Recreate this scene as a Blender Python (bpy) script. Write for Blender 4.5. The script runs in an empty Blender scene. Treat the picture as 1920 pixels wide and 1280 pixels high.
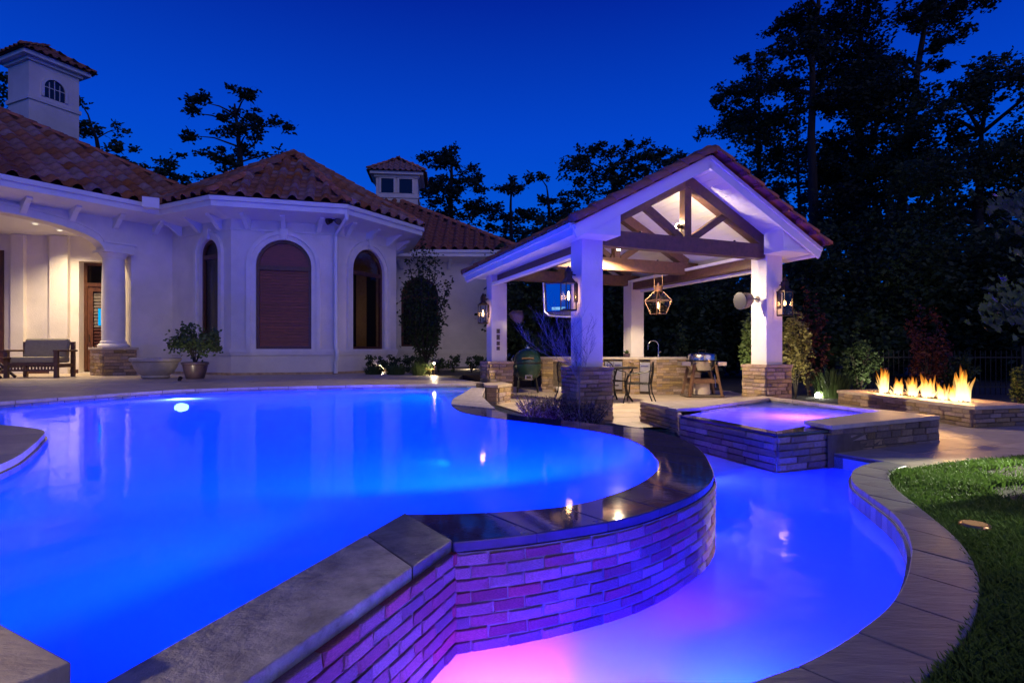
import bpy, bmesh, math, random
from mathutils import Vector, Matrix, noise

S = bpy.context.scene
COL = S.collection
R = math.radians

# ------------------------------------------------------------------ camera
EYE, F, CX, HZ = 0.75, 1067.0, 960.0, 656.0      # eye height over the house deck, focal length and horizon of the photo
cd = bpy.data.cameras.new('camera')
cd.sensor_fit = 'HORIZONTAL'; cd.sensor_width = 36.0
cd.lens = F / 1920 * 36.0
cd.shift_y = (HZ - 640) / 1920
cd.clip_start = 0.05; cd.clip_end = 2000
cam = bpy.data.objects.new('camera', cd); COL.objects.link(cam)
cam.location = (0, 0, EYE); cam.rotation_euler = (R(90), 0, 0)
S.camera = cam

# ------------------------------------------------------------------ sky at dusk
W = bpy.data.worlds.new('World'); S.world = W; W.use_nodes = True
nt = W.node_tree; nt.nodes.clear()
wo = nt.nodes.new('ShaderNodeOutputWorld'); bg = nt.nodes.new('ShaderNodeBackground')
sky = nt.nodes.new('ShaderNodeTexSky'); sky.sky_type = 'NISHITA'; sky.sun_disc = False
sky.sun_elevation = R(-3.0); sky.sun_rotation = R(150); sky.air_density = 1.0; sky.dust_density = 0.2; sky.ozone_density = 6.0
geo = nt.nodes.new('ShaderNodeTexCoord'); sep = nt.nodes.new('ShaderNodeSeparateXYZ')
nt.links.new(geo.outputs['Generated'], sep.inputs[0])
ramp = nt.nodes.new('ShaderNodeValToRGB')            # twilight blue deepening with height
nt.links.new(sep.outputs['Z'], ramp.inputs[0])
e = ramp.color_ramp.elements
e[0].position = 0.0; e[0].color = (0.0, 0.150, 0.86, 1)
e[1].position = 1.0; e[1].color = (0.0, 0.010, 0.24, 1)
for p, c in ((0.18, (0.0, 0.122, 0.86, 1)), (0.34, (0.0, 0.074, 0.74, 1)), (0.52, (0.0, 0.024, 0.42, 1))):
    k = e.new(p); k.color = c
mixw = nt.nodes.new('ShaderNodeMix'); mixw.data_type = 'RGBA'; mixw.inputs[0].default_value = 0.1
nt.links.new(ramp.outputs[0], mixw.inputs[6]); nt.links.new(sky.outputs[0], mixw.inputs[7])
nt.links.new(mixw.outputs[2], bg.inputs[0]); bg.inputs[1].default_value = 0.90
nt.links.new(bg.outputs[0], wo.inputs[0])

sd = bpy.data.lights.new('afterglow_sun', 'SUN'); sd.energy = 0.30; sd.angle = R(40); sd.color = (1.0, 0.78, 0.70)
sun = bpy.data.objects.new('afterglow_sun', sd); COL.objects.link(sun)
sun.rotation_euler = Vector((-0.45, 0.78, -0.42)).to_track_quat('-Z', 'Y').to_euler()

S.view_settings.view_transform = 'Standard'; S.view_settings.look = 'None'
S.view_settings.exposure = 0.0; S.view_settings.gamma = 1.0
S.cycles.use_denoising = True
try: S.cycles.denoiser = 'OPENIMAGEDENOISE'
except Exception: pass
S.cycles.max_bounces = 8; S.cycles.diffuse_bounces = 4; S.cycles.glossy_bounces = 4; S.cycles.transmission_bounces = 4
S.cycles.transparent_max_bounces = 12
S.cycles.sample_clamp_indirect = 4.0; S.cycles.sample_clamp_direct = 0
S.cycles.caustics_reflective = False; S.cycles.caustics_refractive = False
S.cycles.blur_glossy = 0.5

# ------------------------------------------------------------------ levels of the place (metres, house deck = 0)
ZD, ZW, ZP, ZB, ZG = 0.0, -0.09, -0.41, -0.57, -0.43     # deck, pool water, patio, lower basin water, lawn
ZC = -0.40                                                # lower coping

def at(x, y, z):            # where a photo point lies on the level z
    D = (EYE - z) * F / (y - HZ)
    return Vector(((x - CX) * D / F, D, z))
def atd(x, y, D):           # ... at the distance D
    return Vector(((x - CX) * D / F, D, EYE + (HZ - y) * D / F))

# ------------------------------------------------------------------ helpers
WL = {}
def wl(o): return WL.get(o.name, Vector((0, 0, 0)))
def link(name, data, parent=None, M=None):
    o = bpy.data.objects.new(name, data); COL.objects.link(o)
    if parent is not None:
        o.parent = parent
        base = Matrix.Translation(-wl(parent))
    else: base = Matrix.Identity(4)
    o.matrix_basis = base @ (M if M is not None else Matrix.Identity(4))
    WL[o.name] = M.translation.copy() if M is not None else Vector((0, 0, 0))
    return o
def tag(o, label=None, cat=None, group=None, kind=None):
    if label: o['label'] = label
    if cat: o['category'] = cat
    if group: o['group'] = group
    if kind: o['kind'] = kind
    return o
def thing(name, label, cat, loc=(0, 0, 0), group=None):
    o = bpy.data.objects.new(name, None); COL.objects.link(o); o.location = loc; o.empty_display_size = 0.1
    WL[o.name] = Vector(loc)
    return tag(o, label, cat, group)

class MB:
    def __init__(s): s.v = []; s.f = []
    def add(s, vs, fs):
        b = len(s.v); s.v += [tuple(p) for p in vs]; s.f += [tuple(i + b for i in f) for f in fs]; return s
    def hexa(s, p):         # 4 bottom + 4 top
        return s.add(p, [(3, 2, 1, 0), (4, 5, 6, 7), (0, 1, 5, 4), (1, 2, 6, 5), (2, 3, 7, 6), (3, 0, 4, 7)])
    def box(s, c, d, rz=0.0):
        cx, cy, cz = c; x, y, z = d[0] / 2, d[1] / 2, d[2] / 2; ca, sa = math.cos(rz), math.sin(rz)
        q = [(-x, -y), (x, -y), (x, y), (-x, y)]
        P = [(cx + a * ca - b * sa, cy + a * sa + b * ca, cz - z) for a, b in q] + [(cx + a * ca - b * sa, cy + a * sa + b * ca, cz + z) for a, b in q]
        return s.hexa(P)
    def prism(s, poly, z0, z1, caps=(1, 1)):
        n = len(poly); P = [(p[0], p[1], z0) for p in poly] + [(p[0], p[1], z1) for p in poly]
        fs = [(i, (i + 1) % n, (i + 1) % n + n, i + n) for i in range(n)]
        if caps[0]: fs.append(tuple(range(n - 1, -1, -1)))
        if caps[1]: fs.append(tuple(range(n, 2 * n)))
        return s.add(P, fs)
    def beam(s, p, q, w, h, up=(0, 0, 1), off=0.0):
        p, q = Vector(p), Vector(q); d = (q - p).normalized(); side = d.cross(Vector(up))
        if side.length < 1e-4: side = d.cross(Vector((1, 0, 0)))
        side.normalize(); u = side.cross(d).normalized()
        a, b = side * w / 2, u * h / 2; o = u * off
        return s.hexa([p - a - b + o, p + a - b + o, q + a - b + o, q - a - b + o, p - a + b + o, p + a + b + o, q + a + b + o, q - a + b + o])
    def tube(s, pts, r, n=8, cap=True):
        pts = [Vector(p) for p in pts]; rs = r if isinstance(r, (list, tuple)) else [r] * len(pts)
        ref = None; rings = []
        for i, p in enumerate(pts):
            d = (pts[min(i + 1, len(pts) - 1)] - pts[max(i - 1, 0)])
            d = d.normalized() if d.length > 1e-9 else Vector((0, 0, 1))
            if ref is None:
                ref = d.orthogonal().normalized()
            else:
                ref = (ref - d * ref.dot(d)); ref = ref.normalized() if ref.length > 1e-6 else d.orthogonal().normalized()
            b = d.cross(ref)
            rings.append([p + (ref * math.cos(2 * math.pi * k / n) + b * math.sin(2 * math.pi * k / n)) * rs[i] for k in range(n)])
        vs = [q for rg in rings for q in rg]; fs = []
        for i in range(len(pts) - 1):
            for k in range(n):
                fs.append((i * n + k, i * n + (k + 1) % n, (i + 1) * n + (k + 1) % n, (i + 1) * n + k))
        if cap: fs.append(tuple(range(n - 1, -1, -1))); fs.append(tuple(range((len(pts) - 1) * n, len(pts) * n)))
        return s.add(vs, fs)
    def lathe(s, prof, c=(0, 0, 0), n=20, cap=True):
        vs = []; fs = []
        for r, z in prof:
            for k in range(n):
                a = 2 * math.pi * k / n; vs.append((c[0] + r * math.cos(a), c[1] + r * math.sin(a), c[2] + z))
        for i in range(len(prof) - 1):
            for k in range(n):
                fs.append((i * n + k, i * n + (k + 1) % n, (i + 1) * n + (k + 1) % n, (i + 1) * n + k))
        if cap: fs.append(tuple(range(n - 1, -1, -1))); fs.append(tuple(range((len(prof) - 1) * n, len(prof) * n)))
        return s.add(vs, fs)
    def mesh(s, name, mat, smooth=False):
        me = bpy.data.meshes.new(name); me.from_pydata(s.v, [], s.f); me.update()
        if mat: me.materials.append(mat)
        if smooth: me.polygons.foreach_set('use_smooth', [True] * len(me.polygons))
        return me
    def build(s, name, mat, parent=None, smooth=False, bevel=0.0, M=None):
        o = link(name, s.mesh(name, mat, smooth), parent, M)
        if bevel:
            m = o.modifiers.new('bevel', 'BEVEL'); m.width = bevel; m.segments = 2; m.limit_method = 'ANGLE'
        if smooth:
            try: o.data.set_sharp_from_angle(angle=R(40))
            except Exception: pass
        return o

def copy_tree(o, parent=None, loc=None, rz=None, label=None):
    c = o.copy(); COL.objects.link(c); c.parent = parent
    if loc is not None: c.location = loc
    if rz is not None: c.rotation_euler = (0, 0, rz)
    if label: c['label'] = label
    for ch in o.children: copy_tree(ch, c)
    return c

def spline(pts, n=8, closed=False):     # Catmull-Rom through 2-D points
    P = [Vector((p[0], p[1])) for p in pts]; out = []
    m = len(P)
    for i in range(m if closed else m - 1):
        if closed: a, b, c, d = P[i - 1], P[i], P[(i + 1) % m], P[(i + 2) % m]
        else: a, b, c, d = P[max(i - 1, 0)], P[i], P[i + 1], P[min(i + 2, m - 1)]
        for k in range(n):
            t = k / n
            out.append(0.5 * ((2 * b) + (c - a) * t + (2 * a - 5 * b + 4 * c - d) * t * t + (3 * b - a - 3 * c + d) * t ** 3))
    if not closed: out.append(P[-1])
    return out
def plen(P): return sum((P[i + 1] - P[i]).length for i in range(len(P) - 1))
def resample(P, n):
    L = plen(P); out = []; i = 0; acc = 0.0
    for k in range(n + 1):
        t = L * k / n
        while i < len(P) - 2 and acc + (P[i + 1] - P[i]).length < t:
            acc += (P[i + 1] - P[i]).length; i += 1
        sg = (P[i + 1] - P[i]); l = sg.length
        out.append(P[i] + sg * min(1, (t - acc) / l if l > 1e-9 else 0))
    return out
def inside(p, poly):
    x, y = p[0], p[1]; r = False; j = len(poly) - 1
    for i in range(len(poly)):
        xi, yi, xj, yj = poly[i][0], poly[i][1], poly[j][0], poly[j][1]
        if (yi > y) != (yj > y) and x < (xj - xi) * (y - yi) / (yj - yi) + xi: r = not r
        j = i
    return r

# ------------------------------------------------------------------ materials
def mat(name, col, rough=0.6, metal=0.0, var=0.0, scale=8.0, bump=0.0, bscale=30.0, rnd=0.0, emis=None, estr=0.0, spec=0.5, col2=None, coords='Object', detail=6, stretch=None, hue=0.0, rvar=0.0):
    m = bpy.data.materials.new(name); m.use_nodes = True; n = m.node_tree; N = n.nodes; L = n.links
    b = N['Principled BSDF']; b.inputs['Roughness'].default_value = rough; b.inputs['Metallic'].default_value = metal
    b.inputs['Specular IOR Level'].default_value = spec
    b.inputs['Base Color'].default_value = (*col, 1)
    tc = N.new('ShaderNodeTexCoord'); vec = tc.outputs[coords]
    if stretch:
        mp = N.new('ShaderNodeMapping'); mp.inputs['Scale'].default_value = stretch; L.new(vec, mp.inputs[0]); vec = mp.outputs[0]
    out = None
    if var or col2:
        nz = N.new('ShaderNodeTexNoise'); nz.inputs['Scale'].default_value = scale; nz.inputs['Detail'].default_value = detail; nz.inputs['Roughness'].default_value = 0.62
        L.new(vec, nz.inputs['Vector'])
        rp = N.new('ShaderNodeValToRGB'); L.new(nz.outputs['Fac'], rp.inputs[0])
        c2 = col2 or tuple(max(0, c * (1 - var)) for c in col)
        c1 = col if col2 else tuple(min(1, c * (1 + var)) for c in col)
        rp.color_ramp.elements[0].position = 0.34; rp.color_ramp.elements[0].color = (*c2, 1)
        rp.color_ramp.elements[1].position = 0.68; rp.color_ramp.elements[1].color = (*c1, 1)
        out = rp.outputs[0]
        if rvar:
            ma = N.new('ShaderNodeMath'); ma.operation = 'MULTIPLY_ADD'; L.new(nz.outputs['Fac'], ma.inputs[0]); ma.inputs[1].default_value = rvar; ma.inputs[2].default_value = rough - rvar / 2
            L.new(ma.outputs[0], b.inputs['Roughness'])
    if rnd or hue:
        oi = N.new('ShaderNodeObjectInfo')
        hs = N.new('ShaderNodeHueSaturation')
        if out: L.new(out, hs.inputs['Color'])
        else: hs.inputs['Color'].default_value = (*col, 1)
        ma = N.new('ShaderNodeMapRange'); L.new(oi.outputs['Random'], ma.inputs[0]); ma.inputs[3].default_value = 1 - rnd; ma.inputs[4].default_value = 1 + rnd
        L.new(ma.outputs[0], hs.inputs['Value'])
        if hue:
            wn = N.new('ShaderNodeTexWhiteNoise'); wn.noise_dimensions = '1D'; L.new(oi.outputs['Random'], wn.inputs['W'])
            mh = N.new('ShaderNodeMapRange'); L.new(wn.outputs[0], mh.inputs[0]); mh.inputs[3].default_value = 0.5 - hue; mh.inputs[4].default_value = 0.5 + hue
            L.new(mh.outputs[0], hs.inputs['Hue'])
            mh2 = N.new('ShaderNodeMapRange'); L.new(wn.outputs[0], mh2.inputs[0]); mh2.inputs[3].default_value = 0.55; mh2.inputs[4].default_value = 1.15
            L.new(mh2.outputs[0], hs.inputs['Saturation'])
        out = hs.outputs[0]
    if out: L.new(out, b.inputs['Base Color'])
    if bump:
        nb = N.new('ShaderNodeTexNoise'); nb.inputs['Scale'].default_value = bscale; nb.inputs['Detail'].default_value = 7; nb.inputs['Roughness'].default_value = 0.6
        L.new(vec, nb.inputs['Vector'])
        bp = N.new('ShaderNodeBump'); bp.inputs['Strength'].default_value = bump; bp.inputs['Distance'].default_value = 0.02
        L.new(nb.outputs['Fac'], bp.inputs['Height']); L.new(bp.outputs[0], b.inputs['Normal'])
    if emis:
        b.inputs['Emission Color'].default_value = (*emis, 1); b.inputs['Emission Strength'].default_value = estr
    return m

def leafmat(name, col, rough=0.55, var=0.35):
    m = mat(name, col, rough, var=var, scale=1.1, detail=2, spec=0.3)
    b = m.node_tree.nodes['Principled BSDF']
    tr = m.node_tree.nodes.new('ShaderNodeBsdfTranslucent'); tr.inputs[0].default_value = (*[min(1, c * 1.3) for c in col], 1)
    ad = m.node_tree.nodes.new('ShaderNodeMixShader'); ad.inputs[0].default_value = 0.3
    o = m.node_tree.nodes['Material Output']
    m.node_tree.links.new(b.outputs[0], ad.inputs[1]); m.node_tree.links.new(tr.outputs[0], ad.inputs[2]); m.node_tree.links.new(ad.outputs[0], o.inputs[0])
    return m

def water(name, tint, ior=1.33, rough=0.03, bump=0.05, bscale=2.5, cloud=0.0, ccol=(.5, .8, 1)):
    # cloud: share of the light that fine bubbles and particles in the lit water scatter on its way out
    m = bpy.data.materials.new(name); m.use_nodes = True; n = m.node_tree; N = n.nodes; L = n.links; N.clear()
    o = N.new('ShaderNodeOutputMaterial'); t = N.new('ShaderNodeBsdfTransparent'); t.inputs[0].default_value = (*tint, 1)
    g = N.new('ShaderNodeBsdfGlossy'); g.inputs['Roughness'].default_value = rough; fr = N.new('ShaderNodeFresnel')
    gm = N.new('ShaderNodeNewGeometry'); mi = N.new('ShaderNodeMapRange'); mi.inputs[3].default_value = ior; mi.inputs[4].default_value = 1 / ior   # the same film seen from both sides
    L.new(gm.outputs['Backfacing'], mi.inputs[0]); L.new(mi.outputs[0], fr.inputs[0])
    mx = N.new('ShaderNodeMixShader'); L.new(fr.outputs[0], mx.inputs[0]); L.new(g.outputs[0], mx.inputs[2])
    if cloud:
        tl = N.new('ShaderNodeBsdfTranslucent'); tl.inputs[0].default_value = (*ccol, 1); m2 = N.new('ShaderNodeMixShader'); m2.inputs[0].default_value = cloud
        L.new(t.outputs[0], m2.inputs[1]); L.new(tl.outputs[0], m2.inputs[2]); L.new(m2.outputs[0], mx.inputs[1])
    else: L.new(t.outputs[0], mx.inputs[1])
    tc = N.new('ShaderNodeTexCoord'); nz = N.new('ShaderNodeTexNoise'); nz.inputs['Scale'].default_value = bscale; nz.inputs['Detail'].default_value = 2
    L.new(tc.outputs['Object'], nz.inputs['Vector'])
    bp = N.new('ShaderNodeBump'); bp.inputs['Strength'].default_value = bump; bp.inputs['Distance'].default_value = 0.05
    L.new(nz.outputs['Fac'], bp.inputs['Height']); L.new(bp.outputs[0], g.inputs['Normal']); L.new(bp.outputs[0], fr.inputs['Normal'])
    L.new(mx.outputs[0], o.inputs[0])
    return m
def glass(name, tint=(0.95, 0.95, 0.95), rough=0.0, ior=1.5):
    return water(name, tint, ior, rough, 0.0)
def emit(name, col, strength):
    m = bpy.data.materials.new(name); m.use_nodes = True; N = m.node_tree.nodes; L = m.node_tree.links; N.clear()
    o = N.new('ShaderNodeOutputMaterial'); e = N.new('ShaderNodeEmission'); e.inputs[0].default_value = (*col, 1); e.inputs[1].default_value = strength
    L.new(e.outputs[0], o.inputs[0]); return m

def wood(name, c1, c2, rough=0.5, sc=(1.2, 1.2, 14.0), rnd=0.12):
    return mat(name, c1, rough, col2=c2, scale=3.0, stretch=sc, bump=0.25, bscale=6, rnd=rnd, detail=8)

M = {}
M['stucco'] = mat('stucco', (0.74, 0.68, 0.61), 0.9, var=0.11, scale=0.9, bump=0.5, bscale=30, detail=10)
M['trim'] = mat('cast_stone_trim', (0.76, 0.71, 0.65), 0.8, var=0.06, scale=3, bump=0.1, bscale=40)
M['white'] = mat('white_paint', (0.80, 0.78, 0.76), 0.55, var=0.04, scale=2)
M['tile'] = mat('terracotta_tile', (0.38, 0.135, 0.06), 0.75, col2=(0.20, 0.068, 0.033), scale=5, rnd=0.2, hue=0.008, bump=0.3, bscale=30)
M['tile_ridge'] = mat('terracotta_ridge', (0.55, 0.19, 0.085), 0.75, col2=(0.36, 0.12, 0.06), scale=6, rnd=0.2, bump=0.3, bscale=30)
M['underlay'] = mat('roof_underlay', (0.09, 0.045, 0.03), 0.95, var=0.2)
M['deck'] = mat('travertine_paving', (0.60, 0.50, 0.38), 0.42, col2=(0.42, 0.33, 0.24), scale=3.0, rnd=0.13, bump=0.25, bscale=22, rvar=0.25, stretch=(1, 2.2, 1))
M['joint'] = mat('paving_joint', (0.22, 0.18, 0.14), 0.9, var=0.2)
M['coping'] = mat('travertine_coping', (0.64, 0.57, 0.50), 0.5, col2=(0.27, 0.235, 0.205), scale=9, rnd=0.1, bump=0.9, bscale=26, rvar=0.3, stretch=(1, 1, 1), detail=10)
M['wetglowcoping'] = mat('wet_coping_glow_tint', (0.075, 0.06, 0.16), 0.04, col2=(0.045, 0.038, 0.10), scale=6, rnd=0.06, bump=0.03, bscale=5)  # dark wet stone, with the pool's blue-violet glow painted into its colour
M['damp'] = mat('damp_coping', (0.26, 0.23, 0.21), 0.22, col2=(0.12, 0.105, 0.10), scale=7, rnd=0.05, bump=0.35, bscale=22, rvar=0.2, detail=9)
M['slate'] = mat('grey_slate_coping', (0.34, 0.30, 0.28), 0.42, col2=(0.21, 0.18, 0.175), scale=5, rnd=0.12, bump=0.45, bscale=10, rvar=0.25, stretch=(0.5, 2.6, 1), detail=9)
M['brick'] = mat('pool_brick', (0.50, 0.13, 0.20), 0.7, col2=(0.25, 0.06, 0.095), scale=14, rnd=0.5, hue=0.02, bump=0.8, bscale=38, detail=9)
M['mortar'] = mat('mortar', (0.20, 0.165, 0.165), 0.95, var=0.2, scale=20, bump=0.5, bscale=60)
M['stone'] = mat('ledge_stone', (0.50, 0.335, 0.195), 0.8, col2=(0.29, 0.185, 0.11), scale=7, rnd=0.38, hue=0.02, bump=0.8, bscale=24, detail=8)
M['stonegap'] = mat('stone_backing', (0.13, 0.10, 0.075), 0.95, var=0.3)
M['plaster'] = mat('pool_plaster', (0.72, 0.80, 0.86), 0.7, var=0.04, scale=1.5)
M['mosaic'] = mat('waterline_tile', (0.20, 0.20, 0.26), 0.25, var=0.5, scale=40, rnd=0.3)
M['water'] = water('pool_water', (0.25, 0.80, 1.0), 1.13, rough=0.07, bump=0.10, bscale=1.6, cloud=.86, ccol=(.10, .75, 1.0))
M['bwater'] = water('basin_water', (0.40, 0.80, 1.0), rough=0.09, bump=0.15, bscale=3, cloud=.80, ccol=(.17, .62, 1.0))
M['swater'] = water('spa_water', (0.60, 0.70, 1.0), 1.2, rough=0.04, bump=0.12, bscale=4, cloud=.72, ccol=(.55, .6, 1.0))
M['woodbeam'] = wood('stained_cedar', (0.125, 0.058, 0.028), (0.065, 0.031, 0.016), 0.5, (4, 4, 4))
M['wooddoor'] = wood('dark_mahogany', (0.12, 0.045, 0.022), (0.06, 0.022, 0.012), 0.35, (6, 6, 2))
M['blind'] = wood('woven_wood_blind', (0.25, 0.060, 0.03), (0.12, 0.030, 0.018), 0.5, (1.5, 1.5, 22))
M['teak'] = wood('teak', (0.17, 0.085, 0.04), (0.10, 0.05, 0.025), 0.5, (5, 5, 5))
M['ceil'] = mat('painted_boards', (0.78, 0.75, 0.70), 0.5, var=0.03, scale=3, rnd=0.03)
M['cushion'] = mat('olive_cushion', (0.34, 0.30, 0.19), 0.9, var=0.1, scale=20, bump=0.2, bscale=120)
M['iron'] = mat('black_iron', (0.02, 0.019, 0.018), 0.4, metal=0.6, var=0.2)
M['bronze'] = mat('aged_bronze', (0.06, 0.042, 0.03), 0.38, metal=0.85, var=0.3, scale=12)
M['copper'] = mat('copper', (0.42, 0.24, 0.15), 0.3, metal=0.9, var=0.25, scale=10)
M['steel'] = mat('brushed_steel', (0.55, 0.53, 0.50), 0.2, metal=1.0, var=0.1, scale=6)
M['steel2'] = mat('satin_steel', (0.50, 0.48, 0.45), 0.38, metal=0.9, var=0.1, scale=6)
M['egg'] = mat('green_ceramic', (0.012, 0.034, 0.029), 0.18, var=0.3, scale=40, bump=0.15, bscale=60)
M['glass'] = glass('clear_glass')
M['winglass'] = glass('window_glass', (0.55, 0.55, 0.58))
M['dark'] = mat('dark_interior', (0.02, 0.016, 0.014), 0.9)
M['room'] = mat('room_wall', (0.40, 0.30, 0.20), 0.9, var=0.1)
M['bark'] = mat('bark', (0.030, 0.024, 0.020), 0.95, var=0.35, scale=9, bump=1.0, bscale=14, stretch=(1, 1, 0.25))
M['leaf'] = leafmat('leaf_dark_green', (0.035, 0.060, 0.022))
M['leaf2'] = leafmat('leaf_mid_green', (0.060, 0.095, 0.030))
M['leaf3'] = leafmat('leaf_light_green', (0.105, 0.155, 0.045))
M['pine'] = leafmat('pine_needles', (0.022, 0.038, 0.020), 0.6)
M['redleaf'] = leafmat('leaf_red', (0.10, 0.03, 0.022))
M['goldleaf'] = leafmat('leaf_gold_green', (0.16, 0.14, 0.045))
M['lav'] = leafmat('lavender', (0.15, 0.13, 0.17))
M['silver'] = mat('silver_twigs', (0.20, 0.185, 0.19), 0.7, var=0.2)
M['grass'] = leafmat('grass_blade', (0.080, 0.145, 0.026), 0.6, 0.55)
M['soil'] = mat('mulch', (0.055, 0.035, 0.025), 0.95, col2=(0.028, 0.018, 0.014), scale=30, bump=1.0, bscale=40)
M['ground'] = mat('dark_ground', (0.035, 0.036, 0.024), 0.95, col2=(0.02, 0.018, 0.013), scale=3, bump=0.8, bscale=12)
M['terra'] = mat('terracotta_pot', (0.36, 0.14, 0.07), 0.7, var=0.2, scale=9)
M['pot'] = mat('purple_glazed_pot', (0.07, 0.045, 0.06), 0.35, var=0.3, scale=6)
M['urn'] = mat('cast_stone_bowl', (0.52, 0.44, 0.35), 0.8, var=0.15, scale=6, bump=0.3, bscale=30)
M['speaker'] = mat('brown_speaker_shell', (0.13, 0.095, 0.075), 0.6, var=0.1)
M['plastic'] = mat('dark_plastic', (0.025, 0.023, 0.025), 0.5)
M['rock'] = mat('lava_rock', (0.05, 0.04, 0.035), 0.95, var=0.4, scale=20, bump=0.6, bscale=30)
# ================================================================== pieces shared by brick and stone walls
def rough_block(name, mt, seed, jit=0.06, ed=.30):
    rg = random.Random(seed); b = MB()
    ys = [-0.5, -0.42, 0.42, 0.5]; zs = [-0.5, -0.40, 0.40, 0.5]
    idx = {}; vs = []; fs = []
    for i, y in enumerate(ys):
        for j, z in enumerate(zs):
            edge = i in (0, 3) or j in (0, 3)
            x = (ed if edge else 0.5) + rg.uniform(-jit, jit)
            idx[i, j] = len(vs); vs.append((x, y + rg.uniform(-.015, .015), z + rg.uniform(-.03, .03)))
    for i in range(3):
        for j in range(3):
            fs.append((idx[i, j], idx[i + 1, j], idx[i + 1, j + 1], idx[i, j + 1]))
    ring = [idx[i, 0] for i in range(4)] + [idx[3, j] for j in range(1, 4)] + [idx[i, 3] for i in (2, 1, 0)] + [idx[0, j] for j in (2, 1)]
    base = len(vs)
    for k in ring: vs.append((-0.5, vs[k][1], vs[k][2]))
    n = len(ring)
    for k in range(n): fs.append((ring[k], base + k, base + (k + 1) % n, ring[(k + 1) % n]))
    b.add(vs, fs); return b.mesh(name, mt)
BRICKS = [rough_block('brick', M['brick'], i, 0.07, .43) for i in range(6)]
STONES = [rough_block('stone', M['stone'], 20 + i, 0.14) for i in range(8)]

def place_piece(name, me, parent, c, t, nrm, L, H, D):
    Mx = Matrix(((nrm[0] * D, t[0] * L, 0, c[0]), (nrm[1] * D, t[1] * L, 0, c[1]), (0, 0, H, c[2]), (0, 0, 0, 1)))
    return link(name, me, parent, Mx)

def stone_face(parent, p0, p1, z0, z1, ch=0.085, ln=(0.22, 0.5), depth=0.06, seed=0, lib=STONES, name='stone', gap=0.006, jog=0.012):
    """courses of single stones on the vertical face p0->p1 (outside on the right of the walk)"""
    rg = random.Random(seed); p0, p1 = Vector(p0[:2]), Vector(p1[:2]); d = p1 - p0; L = d.length; t = d / L; nrm = Vector((t.y, -t.x))
    n = max(1, round((z1 - z0) / ch)); h = (z1 - z0) / n; z = z0
    for r in range(n):
        a = 0.0
        while a < L - 1e-3:
            l = rg.uniform(*ln)
            if a == 0 and r % 2: l *= 0.6
            if L - a - l < ln[0] * 0.6: l = L - a
            pr = rg.uniform(0, jog)
            c = p0 + t * (a + l / 2) + nrm * (pr)
            place_piece(name, rg.choice(lib), parent, (c.x, c.y, z + h / 2), t, nrm, l - gap, h - gap, depth)
            a += l
        z += h

def pave(polys, z, th, org, ang, w, h, name, mt, parent, keep=None, gap=0.006, seed=0):
    """cut a polygon into paving slabs, each a mesh of its own"""
    rg = random.Random(seed); bm = bmesh.new()
    bm.faces.new([bm.verts.new((p[0], p[1], 0)) for p in polys])
    ca, sa = math.cos(ang), math.sin(ang); U = Vector((ca, sa, 0)); V = Vector((-sa, ca, 0)); O = Vector((org[0], org[1], 0))
    bs = [(Vector((p[0], p[1], 0)) - O) for p in polys]
    v0, v1 = min(b.dot(V) for b in bs), max(b.dot(V) for b in bs); u0, u1 = min(b.dot(U) for b in bs), max(b.dot(U) for b in bs)
    k = math.ceil(v0 / h)
    while k * h < v1:
        bmesh.ops.bisect_plane(bm, geom=bm.verts[:] + bm.edges[:] + bm.faces[:], plane_co=O + V * (k * h), plane_no=V); k += 1
    rows = {}
    for f in bm.faces: rows.setdefault(math.floor((f.calc_center_median() - O).dot(V) / h), []).append(f)
    for r, fs in rows.items():
        k = math.floor(u0 / w); off = (r % 2) * 0.5 + rg.uniform(-.12, .12)
        while k * w < u1 + w:
            fs = [f for f in fs if f.is_valid]
            ge = set(fs); 
            for f in fs: ge.update(f.edges); ge.update(f.verts)
            res = bmesh.ops.bisect_plane(bm, geom=list(ge), plane_co=O + U * ((k + off) * w), plane_no=U)
            fs = [f for f in set(fs + [g for g in res['geom'] if isinstance(g, bmesh.types.BMFace)]) if f.is_valid]
            k += 1
    n = 0
    for f in list(bm.faces):
        c = f.calc_center_median()
        if f.calc_area() < 0.004: continue
        if keep and not keep(c): continue
        pts = [Vector((v.co.x, v.co.y)) for v in f.verts]
        cc = sum(pts, Vector((0, 0))) / len(pts)
        pts = [p + (cc - p).normalized() * min(gap, (cc - p).length * .2) for p in pts]
        dz = rg.uniform(-0.0015, 0.0015)
        mb = MB().prism([(p.x - cc.x, p.y - cc.y) for p in pts], -th, 0, (0, 1))
        mb.build(name, mt, parent, M=Matrix.Translation((cc.x, cc.y, z + dz))); n += 1
    bm.free(); return n

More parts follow.
